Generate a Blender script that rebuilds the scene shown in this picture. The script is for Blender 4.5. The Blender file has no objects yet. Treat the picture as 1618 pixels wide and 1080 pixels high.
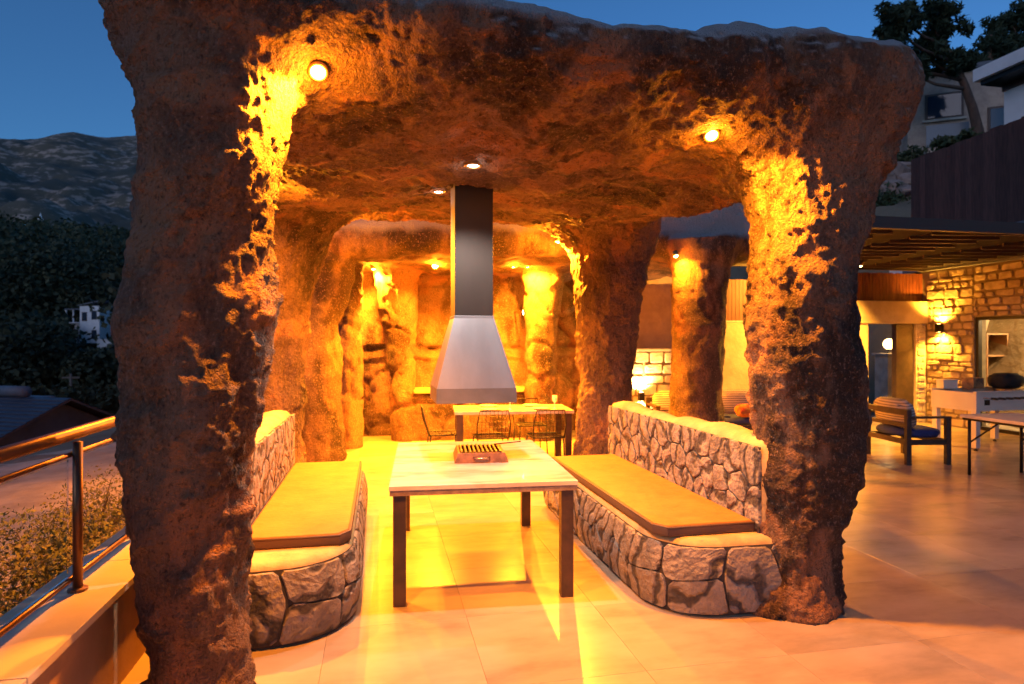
import bpy, bmesh, math, random
import numpy as np
from mathutils import Vector, Matrix

random.seed(7)
RS = np.random.RandomState(11)
SC = bpy.context.scene
COL = SC.collection
PI = math.pi
R = math.radians

# ------------------------------------------------------------------ camera
YAW = 11.8
cam_d = bpy.data.cameras.new('camera')
cam = bpy.data.objects.new('camera', cam_d)
COL.objects.link(cam)
cam.location = (0, 0, 1.65)
cam.rotation_euler = (R(90), 0, R(-YAW))
cam_d.sensor_width = 36.0
cam_d.lens = 36.0 * 1000 / 1618
cam_d.clip_start = 0.05
cam_d.clip_end = 6000
cam_d.dof.use_dof = True
cam_d.dof.focus_distance = 4.2
cam_d.dof.aperture_fstop = 2.2
SC.camera = cam

# ------------------------------------------------------------------ sky (dusk, sun just under the horizon)
W = bpy.data.worlds.new('World')
SC.world = W
W.use_nodes = True
wn = W.node_tree
wn.nodes.clear()
sky = wn.nodes.new('ShaderNodeTexSky')
sky.sky_type = 'NISHITA'
sky.sun_disc = False
sky.sun_elevation = R(9.0)
sky.sun_rotation = R(225)
sky.altitude = 100
sky.air_density = 1.0
sky.dust_density = 0.0
sky.ozone_density = 6.0
bg = wn.nodes.new('ShaderNodeBackground')
bg.inputs['Strength'].default_value = 0.15
wo = wn.nodes.new('ShaderNodeOutputWorld')
wn.links.new(sky.outputs[0], bg.inputs[0])
wn.links.new(bg.outputs[0], wo.inputs[0])

# soft, weak afterglow from the side where the sun went down (behind and left of the camera)
sun_d = bpy.data.lights.new('sun', 'SUN')
sun_d.energy = 0.62
sun_d.color = (1.0, 0.82, 0.74)
sun_d.angle = R(50)
sun = bpy.data.objects.new('sun', sun_d)
COL.objects.link(sun)
sun.rotation_euler = Vector((math.sin(R(225)) * -1, math.cos(R(225)) * -1, -0.22)).to_track_quat('-Z', 'Y').to_euler()

SC.view_settings.view_transform = 'Standard'
SC.view_settings.look = 'None'
SC.view_settings.exposure = 0.0
SC.view_settings.gamma = 1.0
SC.cycles.max_bounces = 7
SC.cycles.diffuse_bounces = 4
SC.cycles.glossy_bounces = 3
SC.cycles.transmission_bounces = 5
SC.cycles.transparent_max_bounces = 8
SC.cycles.sample_clamp_indirect = 6.0
SC.cycles.caustics_reflective = False
SC.cycles.caustics_refractive = False
SC.cycles.use_denoising = True
SC.cycles.use_adaptive_sampling = True
SC.cycles.adaptive_threshold = 0.03

# ------------------------------------------------------------------ materials
MATS = {}

def mat(name, base, rough=0.75, col2=None, scale=3.0, detail=6.0, lo=0.4, hi=0.62, col3=None, scale3=0.9,
        lo3=0.45, hi3=0.65, bump=0.0, bscale=30.0, bdist=0.01, bdetail=5.0, metal=0.0, emit=None, estr=0.0, spec=0.5,
        stretch=(1, 1, 1), rnd=0.0, alpha=None, trans=0.0, ior=1.45, bump2=0.0, bscale2=60.0, bdist2=0.01, coat=0.0):
    m = bpy.data.materials.new(name)
    m.use_nodes = True
    nt = m.node_tree
    N, L = nt.nodes, nt.links
    b = N['Principled BSDF']
    b.inputs['Roughness'].default_value = rough
    b.inputs['Metallic'].default_value = metal
    b.inputs['Specular IOR Level'].default_value = spec
    b.inputs['IOR'].default_value = ior
    b.inputs['Transmission Weight'].default_value = trans
    b.inputs['Coat Weight'].default_value = coat
    b.inputs['Base Color'].default_value = (*base, 1)
    if emit:
        b.inputs['Emission Color'].default_value = (*emit, 1)
        b.inputs['Emission Strength'].default_value = estr
    if alpha is not None:
        b.inputs['Alpha'].default_value = alpha
    tc = N.new('ShaderNodeTexCoord')
    oi = N.new('ShaderNodeObjectInfo')
    mu = N.new('ShaderNodeVectorMath'); mu.operation = 'SCALE'
    cx = N.new('ShaderNodeCombineXYZ')
    for i in range(3):
        cx.inputs[i].default_value = (37.0, 53.0, 71.0)[i]
    L.new(cx.outputs[0], mu.inputs[0]); L.new(oi.outputs['Random'], mu.inputs['Scale'])
    ad = N.new('ShaderNodeVectorMath'); ad.operation = 'ADD'
    L.new(tc.outputs['Object'], ad.inputs[0]); L.new(mu.outputs[0], ad.inputs[1])
    st = N.new('ShaderNodeVectorMath'); st.operation = 'MULTIPLY'
    st.inputs[1].default_value = stretch
    L.new(ad.outputs[0], st.inputs[0])
    vec = st.outputs[0]
    cur = None

    def noise(sc, de, ro=0.6):
        n = N.new('ShaderNodeTexNoise')
        n.inputs['Scale'].default_value = sc; n.inputs['Detail'].default_value = de
        n.inputs['Roughness'].default_value = ro
        L.new(vec, n.inputs['Vector'])
        return n.outputs[0]

    def mix(a, c, fac):
        x = N.new('ShaderNodeMix'); x.data_type = 'RGBA'
        L.new(fac, x.inputs['Factor'])
        for s, v in ((6, a), (7, c)):
            if isinstance(v, tuple): x.inputs[s].default_value = (*v, 1)
            else: L.new(v, x.inputs[s])
        return x.outputs[2]

    def ramp(v, a, c):
        r = N.new('ShaderNodeMapRange')
        r.inputs['From Min'].default_value = a; r.inputs['From Max'].default_value = c
        L.new(v, r.inputs['Value'])
        return r.outputs[0]
    if col2:
        cur = mix(base, col2, ramp(noise(scale, detail), lo, hi))
    if col3:
        cur = mix(cur if cur else base, col3, ramp(noise(scale3, 5.0), lo3, hi3))
    if rnd:
        hs = N.new('ShaderNodeHueSaturation')
        mr = N.new('ShaderNodeMapRange')
        mr.inputs['To Min'].default_value = 1 - rnd; mr.inputs['To Max'].default_value = 1 + rnd
        L.new(oi.outputs['Random'], mr.inputs['Value'])
        L.new(mr.outputs[0], hs.inputs['Value'])
        if cur: L.new(cur, hs.inputs['Color'])
        else: hs.inputs['Color'].default_value = (*base, 1)
        cur = hs.outputs[0]
    if cur:
        L.new(cur, b.inputs['Base Color'])
    nrm = None
    for bs, sc, bd in ((bump, bscale, bdist), (bump2, bscale2, bdist2)):
        if bs:
            bp = N.new('ShaderNodeBump')
            bp.inputs['Strength'].default_value = bs; bp.inputs['Distance'].default_value = bd
            L.new(noise(sc, bdetail, 0.62), bp.inputs['Height'])
            if nrm: L.new(nrm, bp.inputs['Normal'])
            nrm = bp.outputs[0]
    if nrm:
        L.new(nrm, b.inputs['Normal'])
    m['out'] = 0
    MATS[name] = m
    return m


def rock_material(name, dark, mid, red, cement):
    """painted sprayed concrete: dark brown ground, rust red and tan dabs, bare cement on top"""
    m = bpy.data.materials.new(name); m.use_nodes = True
    nt = m.node_tree; N, L = nt.nodes, nt.links
    b = N['Principled BSDF']; b.inputs['Roughness'].default_value = 0.72
    b.inputs['Specular IOR Level'].default_value = 0.35
    g = N.new('ShaderNodeNewGeometry')
    pos = g.outputs['Position']

    def noise(sc, de, ro=0.6, st=None, dist=0.0):
        v = pos
        if st:
            k = N.new('ShaderNodeVectorMath'); k.operation = 'MULTIPLY'; k.inputs[1].default_value = st
            L.new(pos, k.inputs[0]); v = k.outputs[0]
        n = N.new('ShaderNodeTexNoise'); n.inputs['Scale'].default_value = sc
        n.inputs['Detail'].default_value = de; n.inputs['Roughness'].default_value = ro
        n.inputs['Distortion'].default_value = dist
        L.new(v, n.inputs['Vector']); return n.outputs[0]

    def ramp(v, a, c, t0=0.0, t1=1.0):
        r = N.new('ShaderNodeMapRange'); r.inputs['From Min'].default_value = a; r.inputs['From Max'].default_value = c
        r.inputs['To Min'].default_value = t0; r.inputs['To Max'].default_value = t1
        L.new(v, r.inputs['Value']); return r.outputs[0]

    def mix(a, c, fac):
        x = N.new('ShaderNodeMix'); x.data_type = 'RGBA'; L.new(fac, x.inputs['Factor'])
        for s, v in ((6, a), (7, c)):
            if isinstance(v, tuple): x.inputs[s].default_value = (*v, 1)
            else: L.new(v, x.inputs[s])
        return x.outputs[2]
    pa = N.new('ShaderNodeAttribute'); pa.attribute_name = 'paint'
    c = pa.outputs['Color']
    fine = noise(52, 4, 0.7, (1, 1, 0.7))
    c = mix(c, tuple(min(1, x * 1.5 + 0.03) for x in mid), ramp(fine, 0.55, 0.66, 0, 0.75))
    c = mix(c, tuple(x * 0.4 for x in dark), ramp(fine, 0.46, 0.34, 0, 0.7))
    at = N.new('ShaderNodeAttribute'); at.attribute_name = 'cement'
    c = mix(c, cement, at.outputs['Fac'])
    L.new(c, b.inputs['Base Color'])
    sm = N.new('ShaderNodeMath'); sm.operation = 'MULTIPLY_ADD'
    L.new(noise(70, 3, 0.65), sm.inputs[0]); sm.inputs[1].default_value = 0.75
    L.new(noise(26, 5, 0.74, (1, 1, 0.55)), sm.inputs[2])
    bp = N.new('ShaderNodeBump'); bp.inputs['Strength'].default_value = 1.0; bp.inputs['Distance'].default_value = 0.085
    L.new(sm.outputs[0], bp.inputs['Height'])
    L.new(bp.outputs[0], b.inputs['Normal'])
    MATS[name] = m
    return m


rock_material('rock', (0.135, 0.085, 0.06), (0.23, 0.135, 0.09), (0.36, 0.17, 0.09), (0.55, 0.52, 0.52))
rock_material('cave_rock', (0.21, 0.13, 0.085), (0.34, 0.20, 0.12), (0.42, 0.20, 0.10), (0.50, 0.46, 0.46))
mat('stone', (0.36, 0.315, 0.28), 0.8, (0.10, 0.098, 0.10), 7, 7, 0.50, 0.62, (0.42, 0.31, 0.21), 2.5, bump=1.0, bscale=13, bdist=0.045, bump2=0.6, bscale2=70, bdist2=0.008, rnd=0.15, stretch=(0.8, 1.3, 0.45))
mat('mortar', (0.045, 0.04, 0.038), 0.9, (0.07, 0.06, 0.052), 8, bump=0.6, bscale=40)
mat('bench_cap', (0.55, 0.38, 0.17), 0.8, (0.40, 0.27, 0.12), 6, bump=0.6, bscale=22, bdist=0.012)  # ochre tint puts amber lamp light on the caps into the base colour
mat('cushion_tan', (0.37, 0.175, 0.04), 0.6, (0.30, 0.135, 0.03), 5, 7, 0.35, 0.7, bump=0.5, bscale=6, bdist=0.03, bump2=0.5, bscale2=420, bdist2=0.002, spec=0.3)
mat('cushion_edge', (0.10, 0.06, 0.045), 0.65, bump=0.2, bscale=30)
mat('tile', (0.37, 0.295, 0.225), 0.25, (0.25, 0.20, 0.15), 2.6, 9, 0.42, 0.68, (0.44, 0.36, 0.28), 0.9, bump=0.07, bscale=14, bdist=0.01, rnd=0.035, spec=0.5, stretch=(0.7, 1.6, 1))
mat('wall_joint', (0.26, 0.20, 0.13), 0.9, (0.20, 0.15, 0.10), 8, bump=0.6, bscale=30)
mat('grout', (0.33, 0.27, 0.215), 0.9)
mat('parapet', (0.44, 0.27, 0.15), 0.7, (0.37, 0.22, 0.12), 3, bump=0.25, bscale=30)
mat('coping', (0.55, 0.47, 0.38), 0.5, (0.48, 0.41, 0.33), 4, bump=0.1, bscale=40)
mat('steel', (0.45, 0.36, 0.30), 0.22, metal=1.0, bump=0.03, bscale=60)
mat('bronze', (0.20, 0.095, 0.045), 0.38, metal=0.55, col2=(0.15, 0.075, 0.045), scale=8)
mat('marble', (0.66, 0.61, 0.57), 0.16, (0.47, 0.40, 0.35), 3.0, 10, 0.46, 0.66, (0.34, 0.26, 0.21), 2.2, 0.54, 0.68, stretch=(0.6, 2.2, 1), coat=0.3)
mat('marble_edge', (0.30, 0.22, 0.17), 0.35, (0.20, 0.14, 0.11), 14, bump=0.3, bscale=60)
mat('dark_steel', (0.055, 0.038, 0.032), 0.42, (0.09, 0.055, 0.04), 7, metal=0.3, bump=0.05, bscale=120)
mat('hood', (0.27, 0.26, 0.27), 0.36, (0.22, 0.21, 0.22), 3, 8, metal=0.35, bump=0.06, bscale=14, bdist=0.01, stretch=(1, 1, 0.3))
mat('hood_lip', (0.19, 0.18, 0.19), 0.42, (0.15, 0.145, 0.15), 4, 8, metal=0.3)
mat('duct', (0.045, 0.032, 0.026), 0.55, (0.032, 0.024, 0.02), 2, 8, metal=0.4, bump=0.04, bscale=20, stretch=(1, 1, 0.25))
mat('grill_clay', (0.26, 0.11, 0.06), 0.6, (0.13, 0.055, 0.035), 14, metal=0.2, bump=0.4, bscale=60, bdist=0.004)
mat('grill_bar', (0.30, 0.17, 0.08), 0.45, (0.10, 0.05, 0.03), 30, metal=0.6)
mat('char', (0.02, 0.015, 0.012), 0.95)
mat('wood_slat', (0.20, 0.060, 0.028), 0.5, (0.13, 0.04, 0.02), 5, rnd=0.18, stretch=(6, 6, 0.6), bump=0.2, bscale=30)
mat('dark_wood', (0.11, 0.05, 0.04), 0.75, (0.07, 0.033, 0.028), 5, rnd=0.25, stretch=(6, 6, 0.6), bump=0.3, bscale=30)
mat('frame_wood', (0.05, 0.035, 0.026), 0.5, (0.075, 0.05, 0.035), 8, stretch=(1, 1, 1))
mat('blue_fabric', (0.028, 0.045, 0.19), 0.8, (0.022, 0.035, 0.15), 20, bump=0.2, bscale=20, bdist=0.01)
mat('black_frame', (0.02, 0.017, 0.016), 0.4, metal=0.4)
mat('white_lacquer', (0.68, 0.62, 0.54), 0.3, (0.62, 0.56, 0.48), 3)
mat('white_wall', (0.82, 0.79, 0.79), 0.8, (0.74, 0.71, 0.71), 1.2, bump=0.1, bscale=30)
mat('plaster', (0.58, 0.47, 0.32), 0.85, (0.46, 0.36, 0.24), 2.5, 8, bump=0.5, bscale=14, bdist=0.02)
mat('wall_stone', (0.50, 0.39, 0.26), 0.85, (0.36, 0.27, 0.18), 5, rnd=0.2, bump=0.9, bscale=11, bdist=0.03, bump2=0.5, bscale2=50)
mat('pale_stone', (0.66, 0.58, 0.44), 0.85, (0.50, 0.42, 0.30), 4, rnd=0.15, bump=0.8, bscale=11, bdist=0.03)
mat('far_stone', (0.55, 0.41, 0.32), 0.85, (0.40, 0.29, 0.23), 1.8, 8, bump=0.6, bscale=6, bdist=0.06)
mat('window_dark', (0.03, 0.045, 0.07), 0.08, spec=0.8)
mat('window_grey', (0.16, 0.18, 0.22), 0.35, spec=0.6)
mat('clear_glass', (0.9, 0.95, 0.93), 0.0, trans=1.0, ior=1.05, spec=0.4)
mat('pergola_metal', (0.15, 0.105, 0.07), 0.4, (0.12, 0.085, 0.06), 2, metal=0.2)
mat('pergola_plate', (0.040, 0.036, 0.040), 0.9, (0.032, 0.029, 0.033), 3, spec=0.05)
mat('pergola_dark', (0.05, 0.035, 0.03), 0.5, metal=0.2)
mat('roof_sheet', (0.012, 0.012, 0.018), 0.9, spec=0.05)
mat('grey_roof', (0.14, 0.15, 0.18), 0.6, (0.11, 0.12, 0.15), 3)
mat('roof_tile', (0.05, 0.058, 0.085), 0.5, (0.035, 0.042, 0.065), 3, bump=0.2, bscale=20)
mat('brown_trim', (0.12, 0.075, 0.06), 0.6)
mat('house_render', (0.11, 0.10, 0.105), 0.85, (0.08, 0.072, 0.075), 1.5, 8)
mat('pole_wood', (0.16, 0.13, 0.11), 0.8)
mat('ground', (0.20, 0.145, 0.095), 0.95, (0.12, 0.10, 0.055), 0.6, 9, 0.42, 0.6, (0.27, 0.20, 0.13), 0.25, bump=0.8, bscale=4, bdist=0.1)
mat('forest_floor', (0.035, 0.042, 0.024), 0.95, (0.05, 0.05, 0.03), 0.05, 8)
mat('mountain_rock', (0.105, 0.092, 0.07), 0.95, (0.34, 0.265, 0.22), 0.10, 12, 0.51, 0.58, (0.065, 0.068, 0.058), 0.011, 0.52, 0.6, stretch=(1, 1, 2.2))
mat('leaf_forest', (0.028, 0.040, 0.020), 0.8, (0.075, 0.08, 0.038), 0.16, 5, 0.45, 0.6)
mat('leaf_pine', (0.022, 0.040, 0.020), 0.8, (0.038, 0.055, 0.026), 0.8, 4)
mat('leaf_dry', (0.17, 0.14, 0.045), 0.75, (0.10, 0.11, 0.035), 2.5, 4)
mat('leaf_bush', (0.045, 0.07, 0.03), 0.8, (0.08, 0.09, 0.04), 1.5)
mat('twig', (0.11, 0.07, 0.04), 0.9)
mat('bark', (0.15, 0.085, 0.06), 0.9, (0.09, 0.055, 0.042), 6, bump=0.8, bscale=14, bdist=0.04, stretch=(1, 1, 0.3))
mat('boulder', (0.38, 0.26, 0.21), 0.9, (0.26, 0.18, 0.15), 3, bump=0.8, bscale=6, bdist=0.05, rnd=0.15)
mat('porcelain', (0.8, 0.78, 0.74), 0.15)
mat('brass_rim', (0.42, 0.30, 0.14), 0.3, metal=0.9)
mat('lamp_amber', (1, 0.6, 0.2), 0.5, emit=(1.0, 0.62, 0.20), estr=45)
mat('lamp_white', (1, 1, 1), 0.5, emit=(1.0, 0.90, 0.76), estr=30)
mat('lamp_globe', (1, 0.9, 0.7), 0.5, emit=(1.0, 0.66, 0.24), estr=9)
mat('interior_wall', (0.72, 0.62, 0.46), 0.8)
mat('shelf_wood', (0.26, 0.13, 0.06), 0.5, (0.2, 0.1, 0.045), 6)
mat('fire_red', (0.45, 0.05, 0.02), 0.8, (0.55, 0.22, 0.04), 14)
mat('black_cloth', (0.012, 0.012, 0.014), 0.9, bump=0.4, bscale=12, bdist=0.03)
mat('paper_brown', (0.38, 0.22, 0.10), 0.7, (0.10, 0.06, 0.04), 9)


def striped(name, c1, c2, freq):
    m = bpy.data.materials.new(name); m.use_nodes = True
    nt = m.node_tree; N, L = nt.nodes, nt.links
    b = N['Principled BSDF']; b.inputs['Roughness'].default_value = 0.85
    tc = N.new('ShaderNodeTexCoord'); w = N.new('ShaderNodeTexWave')
    w.bands_direction = 'Z'; w.inputs['Scale'].default_value = freq; w.inputs['Distortion'].default_value = 0.3
    L.new(tc.outputs['Object'], w.inputs['Vector'])
    r = N.new('ShaderNodeMapRange'); r.inputs['From Min'].default_value = 0.45; r.inputs['From Max'].default_value = 0.6
    L.new(w.outputs['Fac'], r.inputs['Value'])
    x = N.new('ShaderNodeMix'); x.data_type = 'RGBA'
    x.inputs[6].default_value = (*c1, 1); x.inputs[7].default_value = (*c2, 1)
    L.new(r.outputs[0], x.inputs['Factor']); L.new(x.outputs[2], b.inputs['Base Color'])
    MATS[name] = m


def carved(name, c1, c2, dark):
    """hand carved artificial stone: tan faces with charcoal strokes cut into them"""
    m = bpy.data.materials.new(name); m.use_nodes = True
    nt = m.node_tree; N, L = nt.nodes, nt.links
    b = N['Principled BSDF']; b.inputs['Roughness'].default_value = 0.8
    tc = N.new('ShaderNodeTexCoord')
    oi = N.new('ShaderNodeObjectInfo')
    rot = N.new('ShaderNodeVectorRotate'); rot.rotation_type = 'X_AXIS'
    ra = N.new('ShaderNodeMath'); ra.operation = 'MULTIPLY'; ra.inputs[1].default_value = 5.0
    L.new(oi.outputs['Random'], ra.inputs[0]); L.new(ra.outputs[0], rot.inputs['Angle'])
    L.new(tc.outputs['Object'], rot.inputs['Vector'])
    w = N.new('ShaderNodeTexWave'); w.bands_direction = 'DIAGONAL'
    w.inputs['Scale'].default_value = 2.6; w.inputs['Distortion'].default_value = 9.0
    w.inputs['Detail'].default_value = 3.0; w.inputs['Detail Scale'].default_value = 1.3
    L.new(rot.outputs[0], w.inputs['Vector'])
    n = N.new('ShaderNodeTexNoise'); n.inputs['Scale'].default_value = 6; n.inputs['Detail'].default_value = 7
    L.new(tc.outputs['Object'], n.inputs['Vector'])

    def ramp(v, a, c, t0=0.0, t1=1.0):
        r = N.new('ShaderNodeMapRange'); r.inputs['From Min'].default_value = a; r.inputs['From Max'].default_value = c
        r.inputs['To Min'].default_value = t0; r.inputs['To Max'].default_value = t1
        L.new(v, r.inputs['Value']); return r.outputs[0]

    def mix(a, c, fac):
        x = N.new('ShaderNodeMix'); x.data_type = 'RGBA'; L.new(fac, x.inputs['Factor'])
        for s_, v in ((6, a), (7, c)):
            if isinstance(v, tuple): x.inputs[s_].default_value = (*v, 1)
            else: L.new(v, x.inputs[s_])
        return x.outputs[2]
    c = mix(c1, c2, ramp(n.outputs[0], 0.4, 0.62))
    c = mix(c, dark, ramp(w.outputs['Fac'], 0.26, 0.06, 0, 0.9))
    L.new(c, b.inputs['Base Color'])
    ad = N.new('ShaderNodeMath'); ad.operation = 'MULTIPLY_ADD'
    L.new(ramp(w.outputs['Fac'], 0.0, 0.5), ad.inputs[0]); ad.inputs[1].default_value = 0.8
    n2 = N.new('ShaderNodeTexNoise'); n2.inputs['Scale'].default_value = 34; n2.inputs['Detail'].default_value = 5
    L.new(tc.outputs['Object'], n2.inputs['Vector']); L.new(n2.outputs[0], ad.inputs[2])
    bp = N.new('ShaderNodeBump'); bp.inputs['Strength'].default_value = 0.9; bp.inputs['Distance'].default_value = 0.025
    L.new(ad.outputs[0], bp.inputs['Height']); L.new(bp.outputs[0], b.inputs['Normal'])
    MATS[name] = m


carved('carved_stone', (0.31, 0.265, 0.215), (0.19, 0.16, 0.13), (0.035, 0.032, 0.033))
striped('stripe_fabric', (0.50, 0.43, 0.37), (0.20, 0.16, 0.15), 8.5)

# ------------------------------------------------------------------ mesh helpers


class MB:
    """collects shapes, build() links them as ONE mesh object"""

    def __init__(s):
        s.v = []; s.f = []

    def add(s, vs, fs):
        o = len(s.v)
        s.v += [tuple(p) for p in vs]
        s.f += [tuple(i + o for i in f) for f in fs]
        return s

    def box(s, c, size, rz=0.0, M=None):
        hx, hy, hz = (a / 2 for a in size)
        vs = [(x, y, z) for z in (-hz, hz) for x, y in ((-hx, -hy), (hx, -hy), (hx, hy), (-hx, hy))]
        T = Matrix.Translation(c) @ (M if M is not None else Matrix.Rotation(rz, 4, 'Z'))
        return s.add([T @ Vector(p) for p in vs],
                     [(3, 2, 1, 0), (4, 5, 6, 7), (0, 1, 5, 4), (1, 2, 6, 5), (2, 3, 7, 6), (3, 0, 4, 7)])

    def b2(s, x0, x1, y0, y1, z0, z1):
        return s.box(((x0 + x1) / 2, (y0 + y1) / 2, (z0 + z1) / 2), (x1 - x0, y1 - y0, z1 - z0))

    def bar(s, p0, p1, w, h):
        p0, p1 = Vector(p0), Vector(p1)
        d = p1 - p0
        q = d.to_track_quat('Z', 'Y').to_matrix().to_4x4()
        return s.box((p0 + p1) / 2, (w, h, d.length), M=q)

    def tube(s, pts, r, n=8, cap=True):
        pts = [Vector(p) for p in pts]
        rs = r if isinstance(r, (list, tuple)) else [r] * len(pts)
        vs = []; fs = []
        up = None
        for i, p in enumerate(pts):
            d = (pts[min(i + 1, len(pts) - 1)] - pts[max(i - 1, 0)]).normalized()
            if up is None:
                up = Vector((0, 0, 1)) if abs(d.z) < 0.9 else Vector((1, 0, 0))
            a = d.cross(up)
            if a.length < 1e-4: a = d.orthogonal()
            a.normalize(); b = a.cross(d).normalized(); up = b
            for k in range(n):
                t = 2 * PI * k / n
                vs.append(p + (a * math.cos(t) + b * math.sin(t)) * rs[i])
        for i in range(len(pts) - 1):
            for k in range(n):
                k2 = (k + 1) % n
                fs.append((i * n + k, i * n + k2, (i + 1) * n + k2, (i + 1) * n + k))
        if cap:
            fs.append(tuple(range(n))[::-1]); fs.append(tuple((len(pts) - 1) * n + k for k in range(n)))
        return s.add(vs, fs)

    def lathe(s, prof, n=20, c=(0, 0, 0), M=None):
        vs = []; fs = []
        for r, z in prof:
            for k in range(n):
                t = 2 * PI * k / n
                vs.append(Vector((r * math.cos(t), r * math.sin(t), z)))
        for i in range(len(prof) - 1):
            for k in range(n):
                k2 = (k + 1) % n
                fs.append((i * n + k, i * n + k2, (i + 1) * n + k2, (i + 1) * n + k))
        if prof[0][0] > 1e-5: fs.append(tuple(range(n))[::-1])
        if prof[-1][0] > 1e-5: fs.append(tuple((len(prof) - 1) * n + k for k in range(n)))
        T = Matrix.Translation(c) @ (M if M is not None else Matrix.Identity(4))
        return s.add([T @ p for p in vs], fs)

    def prism(s, poly, z0, z1):
        n = len(poly)
        vs = [(x, y, z0) for x, y in poly] + [(x, y, z1) for x, y in poly]
        fs = [tuple(range(n))[::-1], tuple(range(n, 2 * n))]
        fs += [(i, (i + 1) % n, n + (i + 1) % n, n + i) for i in range(n)]
        return s.add(vs, fs)

    def mesh(s, name, m, smooth=False, bevel=0.0, seg=2):
        me = bpy.data.meshes.new(name)
        me.from_pydata([tuple(p) for p in s.v], [], s.f)
        if bevel or True:
            bm = bmesh.new(); bm.from_mesh(me)
            bmesh.ops.recalc_face_normals(bm, faces=bm.faces)
            if bevel:
                es = [e for e in bm.edges if len(e.link_faces) == 2 and e.calc_face_angle(0) > 0.5]
                bmesh.ops.bevel(bm, geom=es, offset=bevel, segments=seg, profile=0.6, affect='EDGES', clamp_overlap=True)
            bm.to_mesh(me); bm.free()
        me.materials.append(MATS[m] if isinstance(m, str) else m)
        if smooth:
            me.polygons.foreach_set('use_smooth', [True] * len(me.polygons))
        return me

    def build(s, name, m, parent=None, smooth=False, bevel=0.0, seg=2, label=None):
        return link(name, s.mesh(name, m, smooth, bevel, seg), parent, label)


def link(name, me, parent=None, label=None):
    o = bpy.data.objects.new(name, me)
    COL.objects.link(o)
    if parent is not None: o.parent = parent
    if label: o['label'] = label
    return o


def thing(name, label, cat, loc=(0, 0, 0), rz=0.0, group=None):
    o = bpy.data.objects.new(name, None)
    o.empty_display_size = 0.1
    COL.objects.link(o)
    o.location = loc; o.rotation_euler = (0, 0, rz)
    return tag(o, label, cat, group)


def tag(o, label=None, cat=None, group=None, kind=None):
    if label: o['label'] = label
    if cat: o['category'] = cat
    if group: o['group'] = group
    if kind: o['kind'] = kind
    return o


def copy_tree(o, parent=None):
    c = o.copy(); COL.objects.link(c); c.parent = parent
    for ch in list(o.children): copy_tree(ch, c)
    return c


def np_mesh(name, V, F, m, smooth=True):
    me = bpy.data.meshes.new(name)
    k = F.shape[1]
    me.vertices.add(len(V)); me.vertices.foreach_set('co', np.ascontiguousarray(V, np.float32).ravel())
    me.loops.add(F.size); me.loops.foreach_set('vertex_index', np.ascontiguousarray(F, np.int32).ravel())
    me.polygons.add(len(F))
    me.polygons.foreach_set('loop_start', np.arange(0, F.size, k, dtype=np.int32))
    me.update(calc_edges=True)
    if smooth: me.polygons.foreach_set('use_smooth', np.ones(len(F), bool))
    me.materials.append(MATS[m])
    return me


def vnoise(p, seed=0):
    p = np.asarray(p, np.float32)
    i = np.floor(p).astype(np.int64)
    f = p - i
    u = f * f * f * (f * (f * 6 - 15) + 10)
    out = 0
    for dx in (0, 1):
        wx = u[:, 0] if dx else 1 - u[:, 0]
        for dy in (0, 1):
            wy = u[:, 1] if dy else 1 - u[:, 1]
            for dz in (0, 1):
                wz = u[:, 2] if dz else 1 - u[:, 2]
                h = ((i[:, 0] + dx) * 374761393 + (i[:, 1] + dy) * 668265263 + (i[:, 2] + dz) * 1274126177 + seed * 974711) & 0xFFFFFFFF
                h = ((h ^ (h >> 13)) * 1274126177) & 0xFFFFFFFF
                h = (h ^ (h >> 16)) & 0xFFFF
                out = out + wx * wy * wz * (h.astype(np.float32) / 32767.5 - 1)
    return out


def fbm(p, oct=4, seed=0, gain=0.5):
    a = 1.0; t = 0; q = np.asarray(p, np.float32)
    for k in range(oct):
        t = t + a * vnoise(q, seed + k); q = q * 2.03 + 7.1; a *= gain
    return t


def ridged(p, oct=3, seed=0):
    a = 1.0; t = 0; q = np.asarray(p, np.float32)
    for k in range(oct):
        t = t + a * (1 - 2 * np.abs(vnoise(q, seed + k))); q = q * 2.07 + 3.3; a *= 0.5
    return t


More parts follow.
